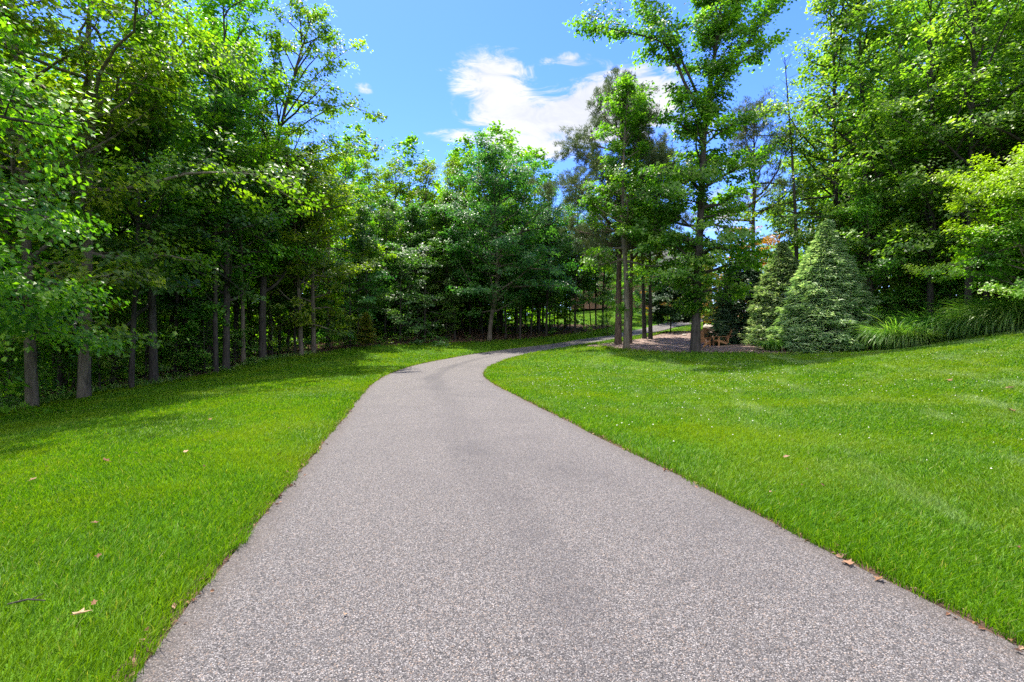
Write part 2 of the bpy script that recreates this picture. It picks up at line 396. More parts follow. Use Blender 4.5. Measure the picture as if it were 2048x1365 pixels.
def drive_mat():
    m=mat('tar_and_chip'); T=NT(m.node_tree)
    tc=T.n('ShaderNodeTexCoord').outputs['Object']
    ac=T.n('ShaderNodeAttribute',attribute_name='across').outputs['Fac']
    al=T.n('ShaderNodeAttribute',attribute_name='along').outputs['Fac']
    vo=T.n('ShaderNodeTexVoronoi'); vo.inputs['Scale'].default_value=175; T.l(tc,vo.inputs['Vector'])
    vc=T.n('ShaderNodeSeparateColor'); T.l(vo.outputs['Color'],vc.inputs[0])
    st=T.ramp(vc.outputs[0],[(.0,(.020,.018,.018)),(.25,(.068,.063,.061)),(.5,(.124,.114,.110)),(.75,(.186,.171,.165)),(1,(.39,.363,.352))])
    gap=T.smooth(vo.outputs['Distance'],.25,.75)
    c=T.mix(T.math('MULTIPLY',gap,.75),st,(.045,.042,.046))
    c=T.mix(T.math('MULTIPLY',T.smooth(vc.outputs[1],.86,.97),.5),c,(.34,.25,.19))
    n1=T.noise(tc,1.1,4,.65); n2=T.noise(tc,.28,3,.6); n3=T.noise(tc,6,3,.6)
    # tyre wear: a darker strip in the middle and along the edges
    cu=T.n('ShaderNodeCombineXYZ'); T.l(ac,cu.inputs[0]); T.l(T.math('MULTIPLY',al,.12),cu.inputs[1])
    ns=T.noise(cu.outputs[0],2.2,4,.6)
    mid=T.math('SUBTRACT',1.0,T.smooth(T.math('ABSOLUTE',T.math('SUBTRACT',ac,T.math('MULTIPLY',T.math('SUBTRACT',ns,.45),.5))),.03,.22))
    far=T.smooth(al,26,32)
    dk=T.math('MULTIPLY',mid,T.math('ADD',.18,T.math('MULTIPLY',far,.26)))
    dk=T.math('ADD',dk,T.math('MULTIPLY',T.smooth(n1,.50,.72),.18))
    dk=T.math('ADD',dk,T.math('MULTIPLY',T.smooth(n2,.48,.66),.22))
    c=T.mix(dk,c,(.05,.046,.05))
    ed=T.smooth(T.math('ADD',T.math('ABSOLUTE',ac),T.math('MULTIPLY',T.math('SUBTRACT',n3,.5),.10)),.86,1.0)
    c=T.mix(T.math('MULTIPLY',ed,.5),c,(.085,.068,.058))
    p=T.n('ShaderNodeBsdfPrincipled'); T.l(c,p.inputs['Base Color']); p.inputs['Roughness'].default_value=.75; p.inputs['Specular IOR Level'].default_value=.3
    h=T.math('SUBTRACT',T.math('MULTIPLY',vc.outputs[2],.5),vo.outputs['Distance']); T.l(T.bump(h,.8,.006),p.inputs['Normal'])
    o=T.n('ShaderNodeOutputMaterial'); T.l(p.outputs[0],o.inputs[0]); return m
def mulch_mat():
    m=mat('wood_mulch'); T=NT(m.node_tree)
    tc=T.n('ShaderNodeTexCoord').outputs['Object']
    v=T.mapping(tc,(1,1,1),(0,0,.6)); vo=T.n('ShaderNodeTexVoronoi'); vo.inputs['Scale'].default_value=11; T.l(v,vo.inputs['Vector'])
    vc=T.n('ShaderNodeSeparateColor'); T.l(vo.outputs['Color'],vc.inputs[0]); n=T.noise(tc,1.2,4,.6)
    c=T.ramp(vc.outputs[0],[(0,(.06,.038,.030)),(.45,(.16,.10,.08)),(.8,(.28,.19,.155)),(1,(.45,.35,.30))])
    c=T.mix(T.math('MULTIPLY',T.smooth(n,.45,.7),.5),c,(.07,.045,.037))
    p=T.n('ShaderNodeBsdfPrincipled'); T.l(c,p.inputs['Base Color']); p.inputs['Roughness'].default_value=.9
    T.l(T.bump(vo.outputs['Distance'],.8,.05),p.inputs['Normal'])
    o=T.n('ShaderNodeOutputMaterial'); T.l(p.outputs[0],o.inputs[0]); return m

# ------------------------------------------------------------------ ground sheets
def build_ground():
    xs=np.concatenate([[-600,-350,-200,-130,-95,-75],np.arange(-62,-22,1.5),np.arange(-22,24,.4),np.arange(24,64,1.5),[75,95,130,200,350,600]])
    ys=np.concatenate([[-200,-90,-45,-28],np.arange(-18,62,.4),np.arange(62,114,1.5),[125,150,200,300,480,800]])
    X,Y=np.meshgrid(xs,ys); Z=tz(X,Y)
    rd=np.full(X.shape,9.); near=(X>-12)&(X<54)&(Y<82); rd[near]=road_dist(X[near],Y[near])
    sd=np.maximum(lawn_sd(X,Y),-5); 
    Z=Z-.035*np.clip((RW+.12-rd)/.25,0,1)
    nx,ny=len(xs),len(ys); i=np.arange(ny-1)[:,None]*nx+np.arange(nx-1)[None]
    Fa=np.stack([i,i+1,i+nx+1,i+nx],-1).reshape(-1,4)
    me=mesh_np('ground',np.stack([X,Y,Z],-1).reshape(-1,3),[Fa],ground_mat(),smooth=True,point_attr={'lawn_sd':sd.ravel()})
    tag(link('ground',me),kind='structure')
def ribbon(name,P,halfL,halfR,lift,m,nw=9,kind='structure',jit=0,seed=0):
    P=np.asarray(P); T=norm(np.gradient(P,axis=0)); N=np.stack([T[:,1],-T[:,0]],-1)   # right-hand side
    rng=np.random.default_rng(seed)
    a=np.linspace(-1,1,nw); al=np.concatenate([[0],np.cumsum(np.linalg.norm(np.diff(P,axis=0),axis=1))])
    k=np.arange(len(P))
    el=halfL+jit*np.convolve(rng.normal(0,1,len(P)+6),np.ones(7)/7,'valid')[:len(P)]; er=halfR+jit*np.convolve(rng.normal(0,1,len(P)+6),np.ones(7)/7,'valid')[:len(P)]
    off=np.where(a[None]<0,a[None]*el[:,None],a[None]*er[:,None])
    Q=P[:,None]+N[:,None]*off[...,None]
    Z=tz(Q[...,0],Q[...,1])+lift
    V=np.concatenate([Q,Z[...,None]],-1).reshape(-1,3)
    i=np.arange(len(P)-1)[:,None]*nw+np.arange(nw-1)[None]
    Fa=np.stack([i,i+1,i+nw+1,i+nw],-1).reshape(-1,4)
    me=mesh_np(name,V,[Fa],m,smooth=True,point_attr={'across':np.tile(a,len(P)),'along':np.repeat(al,nw)})
    return tag(link(name,me),kind=kind)
RF=np.interp(RCL[:,1],[38,48],[1,.62])   # the lane narrows up the hill
def build_sheets():
    ribbon('soil_edge',RCL,(RW+.10)*RF,(RW+.10)*RF,-.004,simple('edge_soil',(.075,.045,.03),.95,.6,25,.6,.02),11,jit=.03,seed=4)
    ribbon('driveway',RCL,RW*RF,RW*RF,.008,drive_mat(),17,jit=.035,seed=2)
    f=catmull(MULCHF,.35); b=catmull(MULCHB,.35); n=150
    def rs(P):
        s=np.concatenate([[0],np.cumsum(np.linalg.norm(np.diff(P,axis=0),axis=1))]); u=np.linspace(0,s[-1],n); return np.stack([np.interp(u,s,P[:,0]),np.interp(u,s,P[:,1])],-1)
    f=rs(f); b=rs(b); m=34; t=np.linspace(0,1,m)
    Q=f[:,None]*(1-t)[None,:,None]+b[:,None]*t[None,:,None]
    Z=tz(Q[...,0],Q[...,1])+.012+.06*np.clip(t*6,0,1)[None]
    i=np.arange(n-1)[:,None]*m+np.arange(m-1)[None]
    Fa=np.stack([i,i+1,i+m+1,i+m],-1).reshape(-1,4)
    tag(link('mulch_bed',mesh_np('mulch_bed',np.concatenate([Q,Z[...,None]],-1).reshape(-1,3),[Fa],mulch_mat(),smooth=True)),kind='structure')

def build_lawn():
    rng=np.random.default_rng(5); PX=[];
    bands=[(1.0,1.6,9000),(1.6,2.4,9000),(2.4,3.4,8000),(3.4,4.6,6000),(4.6,6,4200),(6,8,2700),(8,10.5,1700),(10.5,14,1000),(14,18,620),(18,24,360),(24,32,210),(32,50,110),(50,72,40)]
    BV=[];BF3=[];BF4=[];tint=[];n0=0; allp=[]
    for a,b,rho in bands:
        x0,x1=max(-18,-1.06*b-1.8),min(24,1.06*b+1.8)
        N=int((x1-x0)*(b-a)*rho); x=rng.uniform(x0,x1,N); y=rng.uniform(a,b,N)
        k=np.abs(x)<1.06*y+1.7; x,y=x[k],y[k]
        k=(road_dist(x,y)>RW-.01+.05*rng.random(len(x))+.03*np.sin(y*7.)*np.sin(y*2.3))&(lawn_sd(x,y)>-.12-rng.random(len(x))*.25); x,y=x[k],y[k]
        allp.append(np.stack([x,y],-1))
    P=np.concatenate(allp); x,y=P.T; N=len(x)
    rd=road_dist(x,y); sdl=lawn_sd(x,y)
    # heights from a coarse lookup of the terrain
    gx=np.arange(-20,27,.4); gy=np.arange(0,74,.4); G=tz(*np.meshgrid(gx,gy))
    ix=(x-gx[0])/.4; iy=(y-gy[0])/.4; i=ix.astype(int).clip(0,len(gx)-2); j=iy.astype(int).clip(0,len(gy)-2); fx=ix-i; fy=iy-j
    z=G[j,i]*(1-fx)*(1-fy)+G[j,i+1]*fx*(1-fy)+G[j+1,i]*(1-fx)*fy+G[j+1,i+1]*fx*fy
    d=np.hypot(x,y)
    h=rng.uniform(.030,.075,N)*(1+.5*np.exp(-(rd-RW)/.25))*np.where(sdl<.25,rng.uniform(1.0,2.6,N),1)*np.interp(d,[8,30],[1,1.25])
    w=np.interp(d,[1,3,6,10,18,30,60],[.0038,.0045,.007,.012,.024,.045,.10])*rng.uniform(.7,1.3,N)
    az=rng.uniform(0,2*PI,N); ln=rng.uniform(.15,.95,N)*h
    # combed patches: mowing lays the blades the same way
    comb=np.sin(x*1.9+.7*np.sin(y*.8))*.8+np.sin(y*1.3+x*.5)
    lean=np.stack([np.cos(az)*ln+.25*h*np.cos(comb),np.sin(az)*ln+.25*h*np.sin(comb)],-1)
    wa=rng.uniform(0,2*PI,N); sx=np.cos(wa)*w*.5; sy=np.sin(wa)*w*.5
    base=np.stack([x,y,z-.008],-1); s3=np.stack([sx,sy,np.zeros(N)],-1)
    midp=base+np.concatenate([lean*.35,(h*.62)[:,None]],-1); tip=base+np.concatenate([lean,h[:,None]],-1)
    V=np.stack([base-s3,base+s3,midp+s3*.75,midp-s3*.75,tip],1).reshape(-1,3)
    b0=np.arange(N)*5
    F4=np.stack([b0,b0+1,b0+2,b0+3],-1); F3=np.stack([b0+3,b0+2,b0+4],-1)
    t=rng.random(N)**1.2*.93; t[rng.random(N)<.035]=1.0
    me=mesh_np('lawn_grass',V,[F4,F3],blade_mat(),face_attr={'tint':np.concatenate([t,t])})
    tag(link('lawn_grass',me),'mown green grass on both sides of the driveway','grass',kind='stuff')
    # clover heads on the right lawn
    M=9000; x=rng.uniform(.5,19,M); y=rng.uniform(4,25,M)
    nz=np.sin(x*.9+1.3*np.sin(y*.5))+np.sin(y*.8+.6*x)+rng.normal(0,.7,M)
    pr=np.clip(.55+.35*nz,0,1)*np.interp(y,[4,8,17,25],[.12,.5,1,.25])*np.interp(x,[0,2,9,16],[.3,1,.8,.1])
    k=(rng.random(M)<pr*.24)&(road_dist(x,y)>RW+.35)&(lawn_sd(x,y)>.6); x,y=x[k],y[k]; z=tz(x,y)+rng.uniform(.045,.08,len(x))
    oc=np.array([[1,0,0],[0,1,0],[-1,0,0],[0,-1,0],[0,0,.8],[0,0,-.6]]); of=np.array([[0,1,4],[1,2,4],[2,3,4],[3,0,4],[1,0,5],[2,1,5],[3,2,5],[0,3,5]])
    r=rng.uniform(.007,.013,len(x))*np.interp(y,[5,20],[1,1.5])
    V=np.stack([x,y,z],-1)[:,None]+oc[None]*r[:,None,None]
    Fa=(np.arange(len(x))[:,None,None]*6+of[None]).reshape(-1,3)
    tag(link('clover_flowers',mesh_np('clover_flowers',V.reshape(-1,3),[Fa],simple('clover_white',(.62,.60,.50),.8,.2,30,0))),'tiny white clover heads dotted over the right lawn','clover',kind='stuff')

LITTER=None
def flakes(name,P,Z,size,m,label,cat,seed,flat=.25):
    rng=np.random.default_rng(seed); N=len(P)
    c=np.stack([P[:,0],P[:,1],Z],-1); nr=norm(np.stack([rng.normal(0,flat,N),rng.normal(0,flat,N),np.ones(N)],-1)); tip=norm(np.stack([rng.normal(0,1,N),rng.normal(0,1,N),np.zeros(N)],-1))
    s=size*rng.uniform(.5,1.5,N); V,Fa=leaf_quads(c,nr,tip,s,s*rng.uniform(.3,.8,N),fold=.3)
    return tag(link(name,mesh_np(name,V,[Fa],m,face_attr={'tint':rng.random(N)})),label,cat,kind='stuff')
def build_litter():
    m=leaf_mat('dead_leaf',(.07,.035,.02),(.20,.105,.06),(.42,.27,.18),trans=.1,tcol=(1,1,1),rough=.8,spec=.1,hue=.01)
    rng=np.random.default_rng(9)
    T=norm(np.gradient(RCL,axis=0)); Nn=np.stack([T[:,1],-T[:,0]],-1); k=(RCL[:,1]>.5)&(RCL[:,1]<32)
    R,NN=RCL[k],Nn[k]; out=[]
    for sgn,n in ((-1,2600),(1,1700)):
        i=rng.integers(0,len(R),n); cl=np.sin(i*.9)+np.sin(i*.37+1)+rng.normal(0,.8,n); i=i[cl>-.4]
        o=RW+.035+rng.normal(0,.035,len(i)); out.append(R[i]+NN[i]*(sgn*o)[:,None]+rng.normal(0,.05,(len(i),2))*T[k][i])
    P=np.concatenate(out); flakes('edge_litter',P,tz(P[:,0],P[:,1])+.012+.012*rng.random(len(P)),.032,m,'dry brown leaf crumbs along the driveway edges','leaf litter',3,.5)
    N=260; P=np.stack([rng.uniform(-9,16,N),rng.uniform(2,18,N)],-1); P=P[(road_dist(P[:,0],P[:,1])>RW+.15)&(lawn_sd(P[:,0],P[:,1])>.3)]
    flakes('lawn_debris',P,tz(P[:,0],P[:,1])+.045,.028,m,'tiny tan leaf crumbs caught in the mown grass','leaf litter',6,.6)
    N=60000; x=rng.uniform(-32,30,N); y=rng.uniform(6,62,N); s=lawn_sd(x,y); k=(s<-.1)&(s>-14)&(road_dist(x,y)>2.3); P=np.stack([x[k],y[k]],-1)
    flakes('woodland_litter',P,tz(P[:,0],P[:,1])+.03,.13,m,'brown dead leaves covering the ground under the trees','leaf litter',4,.35)
    return m

# ------------------------------------------------------------------ sky and light
SUN_EL=math.radians(67); SUN_DIR=np.array([-.50,.866])   # horizontal direction towards the sun
def build_world():
    w=bpy.data.worlds.new('World'); bpy.context.scene.world=w; w.use_nodes=True; T=NT(w.node_tree); w.node_tree.nodes.clear()
    sky=T.n('ShaderNodeTexSky'); sky.sky_type='NISHITA'; sky.sun_disc=False; sky.sun_elevation=SUN_EL
    sky.sun_rotation=math.atan2(SUN_DIR[0],SUN_DIR[1]); sky.air_density=1.0; sky.dust_density=.3; sky.ozone_density=2.2; sky.altitude=100
    hs=T.n('ShaderNodeHueSaturation'); hs.inputs['Saturation'].default_value=1.15; hs.inputs['Hue'].default_value=.505; T.l(T.mix(1.0,sky.outputs[0],(.68,.73,1.02),'MULTIPLY'),hs.inputs['Color'])
    D=T.n('ShaderNodeTexCoord').outputs['Generated']
    wn=T.n('ShaderNodeTexNoise'); wn.inputs['Scale'].default_value=3.0; wn.inputs['Detail'].default_value=6; wn.inputs['Roughness'].default_value=.62
    T.l(T.mapping(D,(1,1,2.0)),wn.inputs['Vector'])
    fine=T.noise(T.mapping(D,(1,1,2.6),loc=(3.1,.2,.7)),13.0,10,.66,.9)
    big=T.noise(T.mapping(D,(1,1,2.4),loc=(1.7,.9,.3)),2.4,6,.6)
    tot=None
    blobs=[(960,150,52,38,.95),(1010,170,50,45,.9),(985,232,62,34,.85),(905,272,62,11,.6),(1080,240,70,30,.62),(1235,205,80,50,1.45),(1150,240,95,38,1.2),(1300,200,50,40,.9),(1125,122,46,14,.6),(1075,302,70,15,1.3),(1010,285,40,10,.7),(728,178,22,12,.5),(1460,335,60,22,.5),(1450,430,70,45,.7),(1400,250,60,30,.4),(1510,300,40,16,.3),(850,140,30,7,.3),(1020,100,18,6,.3),
           (2500,300,300,150,.9),(-600,250,400,120,.9)]
    for px,py,rx,ry,a in blobs:
        v=np.array([(px-1024)/F,1,(683-py)/F]); L=np.linalg.norm(v); v=v/L
        sub=T.n('ShaderNodeVectorMath',operation='SUBTRACT'); T.l(D,sub.inputs[0]); sub.inputs[1].default_value=tuple(v)
        k=F*L
        h=np.array([v[1],-v[0],0]); h/=np.linalg.norm(h); u=np.cross(h,v)
        dh=T.n('ShaderNodeVectorMath',operation='DOT_PRODUCT'); T.l(sub.outputs[0],dh.inputs[0]); dh.inputs[1].default_value=tuple(h*k/rx)
        du=T.n('ShaderNodeVectorMath',operation='DOT_PRODUCT'); T.l(sub.outputs[0],du.inputs[0]); du.inputs[1].default_value=tuple(u*k/ry)
        q=T.math('ADD',T.math('MULTIPLY',dh.outputs['Value'],dh.outputs['Value']),T.math('MULTIPLY',du.outputs['Value'],du.outputs['Value']))
        e=T.math('MULTIPLY',T.math('POWER',2.718,T.math('MULTIPLY',q,-.75)),a)
        front=T.n('ShaderNodeVectorMath',operation='DOT_PRODUCT'); T.l(D,front.inputs[0]); front.inputs[1].default_value=tuple(v)
        e=T.math('MULTIPLY',e,T.math('GREATER_THAN',front.outputs['Value'],0))
        tot=e if tot is None else T.math('ADD',tot,e)
    nn=T.math('ADD',T.math('MULTIPLY',T.math('SUBTRACT',fine,.5),3.4),T.math('MULTIPLY',T.math('SUBTRACT',wn.outputs['Fac'],.5),1.0))
    dens=T.math('ADD',T.math('MULTIPLY',tot,1.15),nn)
    dens=T.math('MULTIPLY',dens,T.smooth(tot,.06,.4))
    cov=T.smooth(dens,.28,1.25)
    shade=T.smooth(T.math('ADD',T.math('MULTIPLY',big,.7),T.math('MULTIPLY',fine,.5)),.45,.78)
    ccol=T.mix(shade,(2.1,2.18,2.36),(2.9,2.9,2.92))
    c=T.mix(T.math('MULTIPLY',cov,.97),hs.outputs[0],ccol)
    # unseen bright broken clouds behind the camera and overhead, added as fill light
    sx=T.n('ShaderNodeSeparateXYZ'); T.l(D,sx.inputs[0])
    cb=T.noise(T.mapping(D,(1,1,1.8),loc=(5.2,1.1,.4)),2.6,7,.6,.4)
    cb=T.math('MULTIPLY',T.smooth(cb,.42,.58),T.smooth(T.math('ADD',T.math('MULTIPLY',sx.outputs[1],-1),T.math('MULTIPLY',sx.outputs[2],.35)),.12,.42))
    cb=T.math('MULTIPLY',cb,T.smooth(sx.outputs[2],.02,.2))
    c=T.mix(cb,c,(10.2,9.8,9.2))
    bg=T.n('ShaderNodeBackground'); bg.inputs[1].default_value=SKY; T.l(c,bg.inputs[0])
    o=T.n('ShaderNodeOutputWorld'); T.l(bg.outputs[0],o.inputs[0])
    L=bpy.data.lights.new('sun','SUN'); L.energy=4.4; L.angle=math.radians(.55); L.color=(1,.935,.81)
    so=bpy.data.objects.new('sun',L); C.objects.link(so)
    d=Vector((SUN_DIR[0]*math.cos(SUN_EL),SUN_DIR[1]*math.cos(SUN_EL),math.sin(SUN_EL))); so.rotation_euler=d.to_track_quat('Z','Y').to_euler(); so.location=(-20,20,40)
SKY=.15
def build_camera():
    cd=bpy.data.cameras.new('camera'); cd.lens=17.0; cd.sensor_width=36; cd.clip_end=2000; cd.clip_start=.05
    co=bpy.data.objects.new('camera',cd); C.objects.link(co); co.location=(0,0,CH); co.rotation_euler=(PI/2,0,0); bpy.context.scene.camera=co
    s=bpy.context.scene; s.view_settings.view_transform='Standard'; s.view_settings.look='None'; s.view_settings.exposure=1.4; s.view_settings.gamma=1
    s.render.engine='CYCLES'; c=s.cycles; c.max_bounces=5; c.diffuse_bounces=2; c.glossy_bounces=2; c.transmission_bounces=3; c.transparent_max_bounces=4
    c.caustics_reflective=False; c.caustics_refractive=False; c.use_denoising=False; c.denoiser='OPENIMAGEDENOISE'; c.denoising_input_passes='RGB_ALBEDO_NORMAL'; c.denoising_prefilter='ACCURATE'
    c.sample_clamp_indirect=6
#PART3
# ------------------------------------------------------------------ conifers, pines, tall grasses
def strips(c, d, n, L, W, droop=.15):
    """narrow pointed strips: base c, direction d, normal n"""
    d=norm(d); s=norm(np.cross(d,n)); L=L[:,None]; W=W[:,None]
    a=c-s*W*.3; b=c+s*W*.3; m1=c+d*L*.55+s*W*.5; m0=c+d*L*.55-s*W*.5; t=c+d*L-np.array([0,0,1.])*L*droop
    V=np.stack([a,b,m1,t,m0],1).reshape(-1,3); return V,np.arange(len(c)*5).reshape(-1,5)
def conifer_meshes(name,seed,H,R,n,profile,leafm,L=.30,W=.055,fan=11,droop=.22,tr=.1):
    rng=np.random.default_rng(seed)
    lay=H/ .40; hz=rng.random(n)**1.25; saw=rng.random(n)**1.3; hz=(np.floor(hz*lay)+saw*.8)/lay
    az=rng.uniform(0,2*PI,n); r0=np.array([profile(h) for h in hz])*R
    lob=1+.11*np.sin(az*3+seed+hz*3)+.06*np.sin(az*7+hz*9)+.07*np.sin(hz*41+az*5)
    q=1-.42*rng.random(n)**1.8; r=r0*lob*q*(1.04-.2*saw)*np.where(rng.random(n)<.06,rng.uniform(1.04,1.15,n),1)
    p=np.stack([np.cos(az)*r,np.sin(az)*r,hz*H+.08-.10*r],-1)
    o=np.stack([np.cos(az),np.sin(az),rng.normal(.12,.14,n)],-1)
    idx=np.repeat(np.arange(n),fan); N=len(idx); a=rng.normal(0,.62,N); oo=o[idx]
    d=np.stack([oo[:,0]*np.cos(a)-oo[:,1]*np.sin(a),oo[:,0]*np.sin(a)+oo[:,1]*np.cos(a),oo[:,2]+rng.normal(0,.16,N)],-1)
    up=norm(np.stack([rng.normal(0,.25,N),rng.normal(0,.25,N),np.ones(N)],-1)+oo*.95)
    c=p[idx]+rng.normal(0,.07,(N,3))-oo*.15
    s=rng.uniform(.6,1.25,N); V,Fa=strips(c,d,up,L*s,W*s,droop)
    ct=rng.random(n); tint=np.clip(.55*ct[idx]+.45*rng.random(N),0,1)
    cm=mesh_np(name+'_crown',V,[Fa],leafm,face_attr={'tint':tint})
    mb=MB(); mb.tube([(0,0,-.1),(0,0,H*.3),(0.03,0,H*.97)],[tr,tr*.8,.015],8)
    for k in range(60):
        h=rng.uniform(.03,.9); a=rng.uniform(0,2*PI); rr=profile(h)*R*.8; mb.tube([(0,0,h*H),(math.cos(a)*rr*.5,math.sin(a)*rr*.5,h*H-.02),(math.cos(a)*rr,math.sin(a)*rr,h*H-.1*rr)],[.022,.014,.006],4)
    return mb.mesh(name+'_trunk',BARK,smooth=True),cm
def pine_meshes(name,args,tuft_n=58,tuft_r=.24,bare=None):
    S,rng,k=broadleaf(**args)
    pos=np.array(S.pos); out=np.array(S.out); rad=np.array(S.rad)
    reps=4; pos=np.repeat(pos,reps,0)+rng.normal(0,.30,(len(pos)*reps,3)); out=np.repeat(out,reps,0)
    n=len(pos); idx=np.repeat(np.arange(n),tuft_n); N=len(idx)
    d=norm(rng.normal(0,.75,(N,3))+out[idx]*.5+np.array([0,0,.65])); nr=norm(rng.normal(0,1,(N,3)))
    V,Fa=strips(pos[idx]+rng.normal(0,.10,(N,3)),d,nr,tuft_r*rng.uniform(.6,1.2,N),.028*rng.uniform(.7,1.3,N),.05)
    ct=rng.random(n); tint=np.clip(.6*ct[idx]+.4*rng.random(N),0,1)
    return skel_trunk(name+'_trunk',S,BARK_R),mesh_np(name+'_crown',V,[Fa],NEEDLE,face_attr={'tint':tint})
def grass_clump(name,seed,H=1.9,n=900,spread=.35,reach=1.0,W=.036):
    rng=np.random.default_rng(seed); seg=7
    az=rng.uniform(0,2*PI,n); r=spread*np.sqrt(rng.random(n)); b=np.stack([np.cos(az)*r,np.sin(az)*r,np.zeros(n)],-1)
    a2=az+rng.normal(0,.5,n); L=H*rng.uniform(.6,1.25,n); e=rng.uniform(1.15,1.55,n)-.15*r/spread; cur=rng.uniform(1.2,2.9,n)*reach
    P=[b]; w=[np.full(n,W)]
    for i in range(seg):
        t=(i+1)/seg; ang=e-cur*t**1.6
        st=np.stack([np.cos(a2)*np.cos(ang),np.sin(a2)*np.cos(ang),np.sin(ang)],-1)*(L/seg)[:,None]
        P.append(P[-1]+st); w.append(W*(1-t**2.2)*np.ones(n)+.002)
    side=np.stack([-np.sin(a2),np.cos(a2),rng.normal(0,.35,n)],-1); side=norm(side)
    P=np.stack(P,1); w=np.stack(w,1)[...,None]*.5
    A=P-side[:,None]*w; B=P+side[:,None]*w; V=np.stack([A,B],2).reshape(-1,3)
    base=np.arange(n)[:,None]*(2*(seg+1))+np.arange(seg)[None]*2
    Fa=np.stack([base,base+1,base+3,base+2],-1).reshape(-1,4)
    return mesh_np(name,V,[Fa],BLADE,face_attr={'tint':np.repeat(rng.random(n),seg)})

